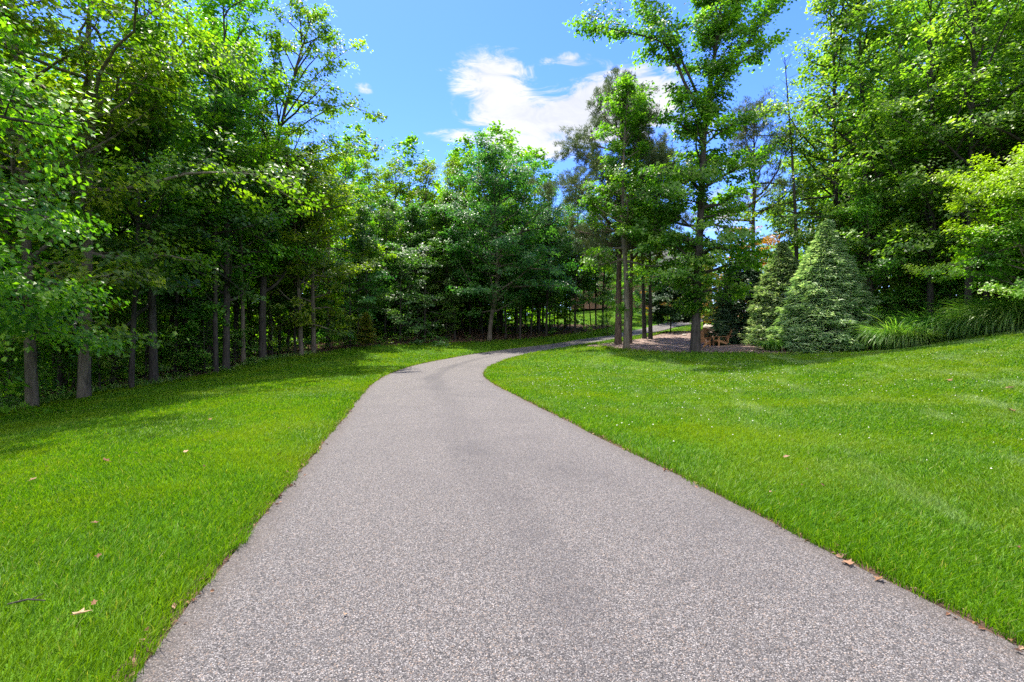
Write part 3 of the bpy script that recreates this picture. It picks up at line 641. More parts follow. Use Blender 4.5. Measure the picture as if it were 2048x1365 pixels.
# ------------------------------------------------------------------ build
def build_trees():
    P={}
    def mk(k,bark,lm,flat=.5,droop=.35,upw=1.0,**a): P[k]=proto(k,bark,lm,a,flat,droop,upw)
    mk('tall_a',BARK,LEAF,seed=11,H=20,cb=.17,R=4.9,tr=.16,nl=52,shape='round',per=28)
    mk('tall_b',BARK,LEAF,seed=12,H=19,cb=.22,R=3.9,tr=.20,nl=50,shape='column',per=27,up=.6)
    mk('tall_c',BARK,LEAF,seed=13,H=21,cb=.15,R=4.5,tr=.165,nl=54,shape='round',per=28,up=.65,leaf=.18)
    mk('oak',BARK,LEAF,seed=14,H=17,cb=.19,R=6.0,tr=.155,nl=38,shape='round',per=30,wob=.24,bend=.15,leaf=.16)
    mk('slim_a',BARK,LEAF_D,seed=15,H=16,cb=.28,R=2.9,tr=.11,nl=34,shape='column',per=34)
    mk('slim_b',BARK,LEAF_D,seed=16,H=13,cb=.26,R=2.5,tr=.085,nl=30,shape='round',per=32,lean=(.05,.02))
    mk('mid',BARK_P,LEAF,seed=17,H=12.5,cb=.20,R=4.0,tr=.15,nl=32,shape='round',per=34)
    mk('under',BARK,LEAF_D,flat=.28,droop=.25,seed=18,H=6.0,cb=.16,R=2.7,tr=.055,nl=20,shape='round',per=30,up=.25,bend=0,spr=.42,leaf=.15)
    mk('sap',BARK,LEAF,seed=19,H=3.6,cb=.18,R=1.4,tr=.028,nl=13,shape='round',per=24,spr=.34,gap=.4,leaf=.13)
    mk('bush',BARK,LEAF,seed=20,H=1.9,cb=.06,R=1.15,tr=.025,nl=16,shape='round',per=26,spr=.30,gap=.35,leaf=.11)
    mk('slim_c',BARK,LEAF,seed=22,H=16,cb=.42,R=2.6,tr=.2,nl=34,shape='column',per=36)
    FL='woodland edge along the left lawn'; pz=lambda a,*b,**k: place(P[a],*b,**k)
    rz=iter(np.random.default_rng(77).uniform(0,6.28,400))
    def tree(k,px,d,label,name='broadleaf_tree',cat='tree',group=None,sc=1.0,**kw):
        x,y=XY(px,d); return place(P[k],x,y,name,label,cat,group,sc,next(rz),**kw)
    # --- left edge, near to far
    S,rng,k=broadleaf(seed=31,H=15,cb=.22,R=4.9,tr=.22,nl=34,shape='round',per=46,leaf=.125,spr=.5,wob=.16,gap=.42,
        extra=[([(0,0,4.2),(2.2,.2,5.0),(4.6,.6,5.2),(5.8,.9,4.8)],.075),([(0,0,3.2),(2,.8,3.7),(4.0,1.4,3.8),(5.2,1.6,3.4)],.06),([(0,0,5.2),(2.4,-.2,6.4),(4.6,-.3,6.6),(6.6,.2,6.4)],.09),
               ([(0,0,2.6),(1.8,1.4,2.9),(3.4,2.2,2.9),(4.4,2.6,2.5)],.05),([(0,0,6.5),(2,.4,8.4),(4.2,.4,9.4),(6,.2,9.6)],.08),([(0,0,3.6),(2.4,-.6,4.2),(4.4,-.6,4.1),(5.6,-.4,3.5)],.06)])
    near=(skel_trunk('near_trunk',S,BARK),None); V,Fa,ti=crown_arrays(S,rng,.125,62); near=(near[0],mesh_np('near_crown',V,[Fa],LEAF,face_attr={'tint':ti}))
    place(near,-14.8,9.0,'broadleaf_tree','nearest tree at the left edge, low leafy boughs reaching over the lawn','tree')
    tree('tall_a',65,15,'tree with pale upright trunk closest to the left edge of the photo',sc=.95,bark=BARK_P)
    tree('oak',168,16,'tree with the thickest pale trunk on the left, standing in shade at the lawn edge',sc=1.12,bark=BARK_P)
    tree('slim_b',262,18.4,'slim reddish trunk leaning slightly, between the thick pale trunk and a dark straight one',sc=1.1)
    tree('oak',308,20,'dark straight trunk with crooked limbs above, right of the slim leaning trunk',sc=1.05)
    tree('slim_a',432,23,'thinner of the two dark trunks standing close together mid-left',sc=1.0)
    tree('tall_c',452,23.8,'thicker of the two dark trunks standing close together mid-left',sc=1.0)
    tree('slim_a',487,25.5,'thin pale trunk just left of the stout grey trunk with long grass at its foot',sc=1.0,bark=BARK_P)
    # the tall airy tree with fine bare branches against the sky
    S,rng,k=broadleaf(seed=33,H=20,cb=.22,R=5.0,tr=.20,nl=42,shape='round',per=40,leaf=.17,spr=.42,gap=.65,wob=.10,
        trunk=[(0,0,-.2),(.1,0,4),(.5,0,9),(1.2,0,13),(2.2,0,16.5),(3.2,0,19.6)],
        extra=[([(1.0,0,12),(2.8,-.3,13.2),(4.8,-.5,14.0),(6.6,-.6,13.4)],.05),([(1.4,0,13.5),(2.8,0,15.4),(4.2,.1,16.8),(5.4,.2,17.6)],.05),([(.6,0,9.6),(2.6,.2,11),(4.8,.4,11.8),(6.4,.5,11.9)],.05),([(2,0,16),(2.3,.4,18),(2.0,.6,20)],.04),([(.4,0,8),(2.6,-.4,9.2),(4.6,-.6,9.6)],.05)])
    V,Fa,ti=crown_arrays(S,rng,.17,36); air=(skel_trunk('airy_trunk',S,BARK),mesh_np('airy_crown',V,[Fa],LEAF,face_attr={'tint':ti}))
    x,y=XY(525,27); place(air,x,y,'broadleaf_tree','tall airy tree with fine branches against the sky, stout grey trunk beside long grass','tree')
    tree('mid',603,29,'slanting slim pale trunk left of the pale stout one at the lawn edge',sc=.92,bark=BARK_P)
    tree('mid',628,30,'straight pale trunk at the end of the left tree row, round yellow-green crown',sc=1.02,bark=BARK_P,leafm=LEAF)
    # second row on the left
    for k,px,d,sc,lb in [('tall_c',-60,22.5,.9,'broad crown behind the pale trunk at the far left'),('tall_a',130,25,.95,'tall crown filling the upper left behind the thickest trunk'),
        ('tall_b',235,28.5,.95,'narrow crown behind the crooked limbs at upper left'),('tall_a',345,31,.98,'tall crown rising behind the two close dark trunks'),
        ('tall_b',420,28,1.08,'tall crown filling the sky gap left of the airy tree'),('tall_c',470,31,1.0,'tall crown directly left of the airy tree top'),('tall_c',400,36,.95,'crown in the second row, left of the airy tree'),('tall_b',500,36,.95,'narrow tree behind the airy tree, mostly hidden'),
        ('tall_a',560,33,.72,'rounded bright crown below the airy branches'),('mid',655,34,1.0,'round crown just right of the end of the left tree row'),
        ('tall_b',690,40,.85,'tree with a dark hollow crown left of the low cedar'),('tall_c',745,44,.80,'first tree of the far wood, right of the left tree row'),
        ('tall_a',790,47,.88,'brownish topped tree above the far wood, left of centre'),('tall_b',850,46,.90,'tree with a dark knobbly top just left of the central tuft'),
        ('tall_c',905,49,.86,'dark tree between the knobbly top and the central crown'),('tall_b',962,50,.97,'tallest tuft above the centre of the far wood')]:
        tree(k,px,d,lb,sc=(sc*.72,sc*.72,sc) if px<300 else sc)
    # --- centre
    S,rng,k=broadleaf(seed=35,H=15.2,cb=.17,R=6.3,tr=.20,nl=76,shape='round',per=50,leaf=.19,spr=.55,trunk=[(0,0,-.1),(.15,0,2.2),(.5,0,4.2),(.55,0,7),(.2,0,11),(0,0,16.4)],extra=[([(.3,0,3.2),(.1,.3,5),(-.6,.4,7.5),(-1,.3,10)],.09)])
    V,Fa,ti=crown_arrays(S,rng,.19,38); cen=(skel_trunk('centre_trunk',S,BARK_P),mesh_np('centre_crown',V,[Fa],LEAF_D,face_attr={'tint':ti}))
    x,y=XY(978,41.6); place(cen,x,y,'broadleaf_tree','large dark tree with a forked leaning pale trunk, at the centre of the far wood','tree')
    tree('under',800,38.5,'layered low tree with flat pale sprays, left of the centre at the wood edge',sc=1.25,name='understory_tree')
    tree('under',850,40,'layered low tree with flat pale sprays, nearer the forked central trunk',sc=1.35,name='understory_tree')
    tree('under',700,33.6,'low leafy tree beside the yellow-green cedar',sc=1.0,name='understory_tree')
    tree('tall_c',1035,48,'rounded crown just right of the large dark central tree',sc=.70)
    tree('tall_a',1085,50,'crown at the right shoulder of the far wood, beside the brownish pine',sc=.68)
    tree('tall_b',1130,52,'tree behind the brownish pine, trunk at the lit strip of grass',sc=.70)
    tree('slim_a',1192,50,'dark trunk left of the paired trunks by the driveway bend',sc=.85)
    g='slender trunks of the shaded far wood'
    for i,(px,d,k,sc) in enumerate([(770,42,'slim_a',.8),(815,43,'slim_b',.95),(835,45,'slim_a',.8),(893,43,'slim_b',1.0),(910,42.5,'slim_a',.85),(1012,44,'slim_b',.95),(1040,42.8,'slim_a',.85),(1062,46,'slim_b',.9),(1078,47,'slim_a',.8),(1100,49,'slim_b',.9),(1116,51,'slim_b',.85),(1140,50,'slim_a',.75),(1168,49,'slim_b',.85),(940,47,'slim_a',.85),(870,48,'slim_b',.95),(995,49,'slim_a',.85),(1050,52,'slim_b',.9),(1182,54,'slim_b',.8),(1212,57,'slim_b',.8)]):
        tree(k,px,d,'slender dark trunk in the shaded wood behind the driveway bend',name='slender_tree',group=g,sc=sc)
    g='slender trunks of the left wood'
    for px,d,k,sc in [(20,19,'slim_a',1),(120,20,'slim_b',1),(230,22,'slim_a',1),(380,26,'slim_b',1),(350,24,'slim_b',1),(575,32,'slim_b',.95),(590,31,'slim_b',.9),(540,31,'slim_a',.9),(740,36,'slim_b',.8),(715,38,'slim_a',.8),(-40,17,'slim_b',1)]:
        tree(k,px,d,'slender dark trunk inside the left wood behind the front row',name='slender_tree',group=g,sc=sc)
    cedar=conifer_meshes('cedar',41,1.9,.75,420,lambda h:max(.08,(1-h)**.7)*(.6+.4*min(1,h*5)),CEDAR,L=.22,W=.05,fan=9,droop=.05,tr=.04)
    x,y=XY(733,32.5); o=place(cedar,x,y,'cedar','small yellow-green cedar with rusty lower sprays at the wood edge','tree'); o.location.z+=.55
    # --- trees around the mulch bed
    S,rng,k=broadleaf(seed=51,H=17,cb=.34,R=3.0,tr=.20,nl=52,shape='column',per=44,leaf=.18,spr=.46,trunk=[(0,0,-.1),(-.1,0,4),(-.45,0,8),(-.5,0,12),(-.3,0,16.4)],epi=4,extra=[([(-.4,0,9),(1.2,-.3,10),(2.5,-.3,9.6)],.05)])
    V,Fa,ti=crown_arrays(S,rng,.18,44); a=(skel_trunk('bedside_trunk',S,BARK_P),mesh_np('bedside_crown',V,[Fa],LEAF_F,face_attr={'tint':ti}))
    x,y=XY(1253,30.2); place(a,x,y,'broadleaf_tree','slim pale trunk in front of the paired pines, bright yellow-green crown','tree')
    pine=pine_meshes('pine',dict(seed=52,H=18.2,cb=.38,R=5.4,tr=.24,nl=34,shape='round',up=.35,bend=.35,gap=.7,spr=.4,lean=(.01,0)))
    x,y=XY(1236,33.2); place(pine,x,y,'pine_tree','tall brownish needled pine with thick grey trunk beside the driveway','tree',rz=.4)
    x,y=XY(1259,33.8); place(pine,x,y,'pine_tree','thinner pine leaning left, second trunk of the pair at the mulch bed','tree',rz=2.6,sc=(.72,.72,.88))
    tree('slim_c',1289,37.5,'dark slim trunk forked low from its twin, at the back of the mulch bed',sc=.88,leafm=LEAF)
    tree('slim_c',1301,37.3,'right trunk of the slim forked pair at the back of the mulch bed',sc=.84,leafm=LEAF)
    # the big sweetgum-like tree
    S,rng,k=broadleaf(seed=54,H=26,cb=.14,R=3.2,tr=.27,nl=104,shape='column',per=56,leaf=.19,spr=.55,up=.85,bend=-.25,gap=.45,epi=14,trunk=[(0,0,-.15),(0,0,4),(.05,0,9),(.1,0,13),(.5,0,17),(.9,0,21),(1.0,0,25)],
        extra=[([(.2,0,13.4),(-1.0,-.1,15.2),(-2.4,-.2,17.6),(-4.8,-.3,18.2),(-7.0,-.4,18.6)],.11),([(.1,0,14),(-1.6,.1,17.4),(-3.0,.2,19.5),(-3.6,.2,21.5)],.09),([(.3,0,15),(2.4,0,18),(4.2,0,20.5),(5.6,0,21.8)],.10),([(.3,0,16),(2.2,.3,17),(4.2,.5,18.2)],.08),
               ([(0,0,5),(-1.5,-.3,6.2),(-3.2,-.4,6.0)],.06),([(.0,0,7),(-1.7,.3,8.3),(-3.3,.5,8.0)],.06)])
    V,Fa,ti=crown_arrays(S,rng,.20,46); big=(skel_trunk('big_trunk',S,BARK),mesh_np('big_crown',V,[Fa],LEAF_F,face_attr={'tint':ti}))
    x,y=XY(1390,28.2); place(big,x,y,'broadleaf_tree','tallest tree right of centre, thick trunk at the front edge of the mulch bed','tree')
    # bare pine with open lower limbs
    pine2=pine_meshes('open_pine',dict(seed=56,H=17,cb=.50,R=3.6,tr=.19,nl=30,shape='round',up=.45,bend=.3,gap=.85,spr=.35),tuft_n=26)
    x,y=XY(1500,34); place(pine2,x,y,'pine_tree','open pine with a straight dark trunk and bare lower limbs behind the left spruce','tree',rz=1.0)
    mb=MB(); Pd=catmull([(0,0,0),(-.15,0,6),(-.6,0,12),(-1.25,0,18.2)],1.0); mb.tube(Pd,np.linspace(.16,.02,len(Pd)),8); rg=np.random.default_rng(57); sp=[];so=[]
    for i in range(46):
        t=rg.uniform(.3,1); p=interp(Pd,t); a_=rg.uniform(0,6.28); q=walk(rg,p,(math.cos(a_),math.sin(a_),.7),rg.uniform(.3,1.3),3,.1,.15); mb.tube(q,np.linspace(.014,.005,4),4)
        if rg.random()<.8: sp.append(q[-1]); so.append(norm(q[-1]-q[0]))
    V,Fa,ti=spray_leaves(rg,np.array(sp),np.array(so),np.full(len(sp),.28),9,.15)
    dead=(mb.mesh('leaning_trunk',BARK,smooth=True),mesh_np('leaning_crown',V,[Fa],LEAF,face_attr={'tint':ti}))
    x,y=XY(1592,31); place(dead,x,y,'bare_tree','thin almost bare trunk leaning left against the sky behind the spruces','tree')
    # right wall of tall trees
    for k,px,d,sc,lb in [('tall_c',1672,31,1.22,'tall tree with forked brown trunk leaning right behind the largest spruce'),('tall_b',1742,29,1.28,'tall tree with a dark straight trunk right of the largest spruce'),
        ('tall_a',1860,25.5,1.05,'tree with a bare pale trunk rising behind the ornamental grasses'),('tall_c',1935,23.5,1.0,'tree with a short dark trunk left of the yellow-tipped shrub tree'),
        ('tall_b',2075,22,1.1,'tall tree at the right edge above the yellow-tipped shrub tree'),('tall_a',2130,27,1.15,'tall tree beyond the right edge, crown at upper right'),
        ('tall_a',1800,34,1.25,'crown behind the dark straight trunk on the right'),('tall_c',1900,35,1.22,'crown behind the bare pale trunk on the right'),('tall_b',1990,33,1.3,'narrow crown high at upper right'),
        ('tall_b',1625,40,.98,'mid height tree with an open top left of the forked brown trunk'),('tall_c',1560,47,.70,'low tree seen under the leaning bare trunk'),
        ('mid',1745,27.5,.72,'low bright leafy tree directly right of the largest spruce'),('mid',1820,28.2,.85,'low leafy tree left of the bare pale trunk'),('mid',1975,25,.95,'low leafy tree behind the yellow-tipped shrub tree'),('mid',1700,33,.85,'leafy tree just above the tip of the largest spruce')]:
        tree(k,px,d,lb,sc=sc,leafm=LEAF_R)
    # crape-myrtle-like tree with orange tips
    S,rng,k=broadleaf(seed=61,H=6.8,cb=.26,R=3.2,tr=.07,nl=56,shape='round',per=60,leaf=.105,spr=.34,gap=.34,up=.65,bend=.35,flare=1.2)
    V,Fa,ti=crown_arrays(S,rng,.11,60); r_=np.hypot(V[::4,0],V[::4,1])/3+np.abs(V[::4,2]-2.4)/4
    ti=np.clip(ti*.6+np.clip(r_-.6,0,1)*.85,0,1)
    yt=(skel_trunk('yellow_trunk',S,BARK_P),mesh_np('yellow_crown',V,[Fa],LEAF_T,face_attr={'tint':ti}))
    x,y=XY(2062,18.6); place(yt,x,y,'shrub_tree','bushy yellow-green tree with golden tips at the right edge','tree')
    # spruces
    cv=lambda h:max(.05,(1-h)**.86)*(.86+.14*min(1,h*8))
    s1=conifer_meshes('spruce_large',71,7.0,3.15,6000,cv,SPRUCE); x,y=XY(1645,27.5); place(s1,x,y,'spruce_tree','largest and rightmost of the three dense spruces beside the lawn','tree')
    s2=conifer_meshes('spruce_mid',72,6.1,2.85,5000,lambda h:max(.05,(1-h)**.76)*.98,SPRUCE); x,y=XY(1570,30.4); place(s2,x,y,'spruce_tree','middle of the three spruces, pale silvery green and rounded','tree')
    s3=conifer_meshes('spruce_small',73,5.8,2.0,2800,lambda h:max(.08,(1-h**2.2))**.6,leaf_mat('dark_spruce',(.022,.070,.030),(.060,.135,.062),(.13,.21,.11),trans=.18,tcol=(1.4,1.6,.8),rough=.5)); x,y=XY(1487,32.6); place(s3,x,y,'spruce_tree','smallest of the three spruces, dark and leftmost, behind the wooden chairs','tree')
    # ornamental trees beyond the bed
    mag=proto('magnolia',BARK,leaf_mat('magnolia_leaf',(.010,.040,.012),(.022,.075,.018),(.06,.13,.03),trans=.15,tcol=(1.5,1.8,.6),rough=.5,spec=.3),dict(seed=81,H=5.4,cb=.2,R=2.1,tr=.05,nl=34,shape='round',per=90,leaf=.19,spr=.36,gap=.36,up=.2,bend=.1))
    x,y=XY(1341,42.8); place(mag,x,y,'ornamental_tree','small dark rounded tree on a thin trunk between the mulch and the driveway','tree')
    mb=MB(); rg=np.random.default_rng(83); sp=[];so=[]
    for i in range(9):
        a_=i*.7; q=walk(rg,(0,0,.1),(math.cos(a_)*.7,math.sin(a_)*.7,.9),1.6,5,.2,.12); mb.tube(q,np.linspace(.04,.012,6),5)
        for j in range(4): w_=walk(rg,interp(q,rg.uniform(.45,.95)),(rg.normal(),rg.normal(),.5),.6,2,.2,.2); mb.tube(w_,np.linspace(.012,.006,3),4); sp.append(w_[-1]); so.append(norm(w_[-1]-w_[0]))
    V,Fa,ti=spray_leaves(rg,np.array(sp),np.array(so),np.full(len(sp),.3),16,.13)
    ms=(mb.mesh('multi_stem_trunk',BARK,smooth=True),mesh_np('multi_stem_crown',V,[Fa],LEAF_Y,face_attr={'tint':ti}))
    x,y=XY(1423,47.5); place(ms,x,y,'shrub','open many-stemmed shrub with sparse leaves above the boulder','shrub')
    tree('mid',1408,47,'leafy tree on a double trunk just right of the thick foreground trunk',sc=.62,leafm=LEAF_Y)
    tree('mid',1452,52,'yellow-green bushy tree left of the dark spruce',sc=.55,leafm=LEAF_Y)
    tree('under',1506,43,'orange leaved tree showing above the middle spruce',name='ornamental_tree',sc=1.5,leafm=LEAF_O)
    tree('mid',1288,57,'low spreading tree hiding the left half of the brick house',sc=.62,leafm=LEAF_D)
    tree('under',1440,47.5,'yellow-orange small tree above the boulder, right of the thick trunk',name='ornamental_tree',sc=.9,leafm=LEAF_O)
    tree('mid',1240,72,'dense dark tree on the far lawn seen between the paired trunks',sc=.72,leafm=LEAF_D)
    for px,d,k,sc,lb in [(1075,75,'mid',1.0,'dark crown above the left end of the lit far grass strip'),(1118,77,'mid',1.0,'dark crown above the middle of the lit far grass strip'),(1170,78,'mid',1.05,'dark crown above the right end of the lit far grass strip'),(1150,47.5,'tall_c',.72,'dense tree left of the driveway where it starts to climb'),(1212,79,'mid',1.05,'dark tree on the far lawn just left of the paired trunks'),(1205,50.5,'tall_c',.74,'dense dark tree just left of the paired trunks, over the far driveway edge'),(1092,45.5,'tall_c',.70,'dark dense crown right of the forked central trunk'),(1300,70,'tall_c',.62,'dark leafy tree standing close in front of the brick house'),(1375,62,'mid',.85,'tree behind the thick foreground trunk, on the far side of the driveway')]:
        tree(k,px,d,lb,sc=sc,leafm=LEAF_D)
    tree('mid',1336,54,'leafy tree directly behind the small dark rounded tree',sc=.52,leafm=LEAF_Y)
    tree('under',1310,64,'small reddish orange tree in front of the brick house',name='ornamental_tree',sc=.9,leafm=LEAF_O)
    for k,px,d,sc,lb in [('tall_b',1480,78,.62,'narrow distant tree in the sky gap left of the open pine'),('tall_a',1530,84,.62,'distant rounded tree right of the open pine trunk'),('tall_c',1350,68,.55,'leafy tree right of the brick house front'),('mid',1265,62,.85,'shade tree on the far lawn left of the brick house'),('tall_b',1400,72,.52,'tree hiding the right end of the brick house'),('tall_c',1590,66,.72,'distant tree behind the middle spruce')]:
        tree(k,px,d,lb,sc=sc)
    # shrubs
    for px,d,sc,lb in [(1735,25.9,1.0,'shaded leafy shrub between the largest spruce and the tall grasses'),(1765,27.2,1.3,'leafy shrub behind the first clump of tall grass'),(1830,27,1.1,'shrub at the foot of the trees behind the second grass clump'),
        (470,25.5,.9,'low bright shrub behind the two close dark trunks'),(395,24,1.1,'pale leafy bush in the gap right of the dark straight trunk'),(360,24.5,1.0,'bush deep in the gap between the dark trunks'),(225,20,1.0,'low bush right of the thickest pale trunk'),(120,18.5,1.1,'low bush between the two pale trunks at far left'),(20,16,1.2,'leafy bush left of the pale trunk at the far left'),(-40,15,1.2,'leafy bush at the left edge of the photo'),(1215,46,1.0,'low dark shrub beside the driveway left of the paired trunks'),(1255,60,.9,'clipped shrub on the far lawn under the brick wall'),(1700,28.6,1.3,'shrub behind the right flank of the largest spruce')]:
        tree('bush',px,d,lb,name='shrub',cat='shrub',sc=sc,leafm=LEAF_R)
    for px,d,sc,lb in [(695,33,.6,'thin sapling at the lawn edge left of the cedar'),(660,32.5,.8,'sapling right of the straight pale trunk'),(545,28.5,.9,'sapling right of the stout grey trunk'),(410,23.5,.9,'young sapling left of the two close dark trunks'),(290,21.5,1.0,'young sapling behind the slim leaning trunk'),(200,19,1.1,'sapling behind the thickest pale trunk'),(900,42.4,.9,'sapling left of the forked central trunk'),(1855,26.5,1.0,'sapling with flat sprays left of the bare pale trunk'),(1900,25.5,.9,'sapling between the bare pale trunk and the short dark trunk')]:
        tree('sap',px,d,lb,name='sapling',sc=sc,leafm=LEAF_R)
    # ornamental grasses
    G=[grass_clump('grass_clump_a',91,n=1500,spread=.5),grass_clump('grass_clump_b',92,H=2.0,n=1600,spread=.55),grass_clump('grass_clump_c',93,H=1.0,n=220,spread=.16)]
    for gi,px,d,sc,lb in [(0,1790,24.3,.92,'brightest clump of tall arching grass, right beside the largest spruce'),(1,1872,24.0,1.0,'second clump of tall grass, in front of the bare pale trunk'),(1,1925,23.2,.9,'third clump of tall grass from the spruce, in shade'),(0,1965,22.0,.95,'fourth clump of tall grass, right of the short dark trunk'),(1,2010,21.0,1.0,'fifth clump of tall grass, near the right edge'),(0,2055,20.0,1.0,'clump of tall grass cut by the right edge of the photo'),(1,1835,25.2,.85,'dark clump of tall grass tucked between the first and second'),(0,1822,23.3,.7,'low bright clump of tall grass at the lawn edge, front of the row'),(1,1900,24.6,1.0,'clump of tall grass behind the row, below the short dark trunk'),(0,1990,22.8,1.05,'clump of tall grass behind the fourth and fifth ones'),(1,2035,21.6,1.1,'tall grass clump behind the row under the yellow-tipped tree'),(2,1552,27.0,1.0,'small tuft of tall grass at the foot of the middle spruce'),(2,1535,27.4,.8,'smallest tuft of tall grass, left of its neighbour by the spruce')]:
        x,y=XY(px,d); o=link('ornamental_grass',G[gi],None,(x,y,tz1(x,y))); o.scale=(sc*1.15,)*3; o.rotation_euler=(0,0,next(rz)); tag(o,lb,'ornamental grass','clumps of tall ornamental grass','thing')
    # long unmown grass at the foot of the trees
    build_tall_weeds()
    # distant wood: one mass
    build_mass(P)
def build_tall_weeds():
    rng=np.random.default_rng(101); xs=[]
    e=catmull([(-13,2),(-14.3,9),(-14.9,14),(-14.7,17),(-14.5,20),(-14.0,23.5),(-13.5,26.5),(-12.1,30)],.1)
    i=rng.integers(0,len(e),3600); p=e[i]+np.stack([-np.abs(rng.normal(0,.35,3600))+.12,rng.normal(0,.1,3600)],-1)
    dn=np.sin(i*.11)+np.sin(i*.043+2)+rng.normal(0,.5,3600); p=p[dn>-.2]; n=len(p); z=tz(p[:,0],p[:,1])
    a=rng.uniform(0,6.28,n); d=np.stack([np.cos(a)*.5,np.sin(a)*.5,np.ones(n)],-1)
    V,Fa=strips(np.stack([p[:,0],p[:,1],z-.02],-1),d,norm(rng.normal(0,1,(n,3))),rng.uniform(.15,.5,n),rng.uniform(.02,.035,n),.1)
    tag(link('edge_weeds',mesh_np('edge_weeds',V,[Fa],BLADE,face_attr={'tint':rng.random(n)})),'long uncut grass and weeds along the foot of the left trees','weeds',kind='stuff')
    # low woodland plants
    N=5200; x=rng.uniform(-34,31,N); y=rng.uniform(8,60,N); s=lawn_sd(x,y); cl=np.sin(x*.7+1)+np.sin(y*.6)+np.sin(x*.31-y*.4)+rng.normal(0,.6,N)
    mul=poly_sd(np.array(MULCHF+MULCHB[::-1]),x,y)
    k=(s<-.7)&(s>-20)&(cl>.1)&(road_dist(x,y)>3)&((mul<-.1)|(x>21))&~((x>-11)&(x<9)&(y>40)&(rng.random(N)<.8)); x,y=x[k],y[k]; n=len(x)
    V,Fa,ti=spray_leaves(rng,np.stack([x,y,tz(x,y)+rng.uniform(.1,.7,n)],-1),np.tile([0,0,.3],(n,1)),rng.uniform(.25,.55,n),26,.14,.6)
    tag(link('undergrowth',mesh_np('undergrowth',V,[Fa],LEAF_R,face_attr={'tint':ti})),'low leafy undergrowth on the floor of the woods','undergrowth',kind='stuff')
def build_mass(P):
    rng=np.random.default_rng(111); VV=[];FF=[];TT=[];n0=0; TV=[];TF=[];t0=0
    src=[]
    for k in ('tall_a','tall_b','tall_c','mid','slim_a','under'):
        tm,cm=P[k]; v=np.empty(len(cm.vertices)*3,np.float32); cm.vertices.foreach_get('co',v); v=v.reshape(-1,4,3)
        ti=np.empty(len(cm.polygons),np.float32); cm.attributes['tint'].data.foreach_get('value',ti)
        src.append((v,ti,{'tall_a':20,'tall_b':19,'tall_c':21,'mid':12.5,'slim_a':16,'under':6}[k]))
    spots=[]
    for gx in np.arange(-62,-17,4.6):
        for gy in np.arange(4,64,4.6): spots.append((gx+rng.normal(0,1.1),gy+rng.normal(0,1.1)))
    for gx in np.arange(-20,4,4.6):
        for gy in np.arange(50,82,4.6): spots.append((gx+rng.normal(0,1),gy+rng.normal(0,1)))
    for gx in np.arange(-30,16,5): spots.append((gx+rng.normal(0,1),88+rng.normal(0,3))); spots.append((gx+rng.normal(0,1),96+rng.normal(0,3)))
    for gx in np.arange(27,56,4.8):
        for gy in np.arange(6,58,4.8): spots.append((gx+rng.normal(0,1.1),gy+rng.normal(0,1.1)))
    for gx in np.arange(42,80,6): spots.append((gx,70+rng.normal(0,4)))
    low=[(x+rng.normal(0,.7),y+rng.normal(0,.7)) for x in np.arange(-34,-1,1.9) for y in (57,61,66,72)]+[(x+rng.normal(0,.6),y+rng.normal(0,.6)) for x in np.arange(-8,17,1.8) for y in (85,88)]+[(x+rng.normal(0,.6),y) for x in np.arange(26,40,2) for y in (26,34)]
    cnt=0
    for si,(x,y) in enumerate(low+spots):
        lowrow=si<len(low)
        if max(lawn_sd(np.array([x]),np.array([y]))[0],-99)>(-.3 if lowrow else -2.5): continue
        if x>24 and y>42 and x<34: continue
        if x<-12 and y>28 and poly_sd(np.array([(-60,4),(-19,4),(-19,24),(-12,46),(-12,74),(-60,74)]),np.array([x]),np.array([y]))[0]<0 and not lowrow: continue
        deep=(x<-30 or x>38 or y>60)
        for r_ in ([2,3] if lowrow else range(4 if (y>48 and x<24) else 3)):
            i=rng.choice([0,1,2,0,2]) if r_==0 else rng.choice([3,4,5,5]) if r_==1 else 5
            if r_==0 and -34<x<-16 and rng.random()<(.85 if y<34 else .5): continue
            if r_==1 and deep and x<20 and rng.random()<.4: continue
            v,ti,H=src[i]; q=rng.random(len(v))<(.26 if r_==0 else .22); v=v[q]; ti=ti[q]
            c=v.mean(1,keepdims=True); v=c+(v-c)*2.0
            if lowrow: v[...,2]-=1.0
            a=rng.uniform(0,6.28); s=rng.uniform(.8,1.08)*(1.0 if x<20 else 1.12); ca,sa=math.cos(a)*s,math.sin(a)*s
            ox,oy=(x,y) if r_==0 else (x+rng.normal(0,2),y+rng.normal(0,2)); z=tz1(ox,oy)
            w=np.stack([v[...,0]*ca-v[...,1]*sa+ox,v[...,0]*sa+v[...,1]*ca+oy,v[...,2]*s+z],-1)
            VV.append(w.reshape(-1,3)); TT.append(ti)
            tv,tf=tube([(ox,oy,z-.2),(ox+rng.normal(0,.15),oy,z+H*.4*s),(ox+rng.normal(0,.3),oy,z+H*.8*s)],[.2 if r_==0 else .07,.13 if r_==0 else .05,.03],6); TV.append(tv); TF.append(tf+t0); t0+=len(tv)
            cnt+=1
    V=np.concatenate(VV); nq=len(V)//4; Fq=np.arange(nq*4).reshape(-1,4); TVc=np.concatenate(TV); TFc=np.concatenate(TF)+len(V)
    me=mesh_np('distant_wood',np.concatenate([V,TVc]),[Fq,TFc],[LEAF,BARK],mat_idx=np.concatenate([np.zeros(nq),np.ones(len(TFc))]),face_attr={'tint':np.concatenate([np.concatenate(TT),np.zeros(len(TFc))])})
    tag(link('distant_wood',me),'deep green wood closing the view behind the front trees','woods',kind='stuff'); print('mass trees',cnt,'quads',nq)

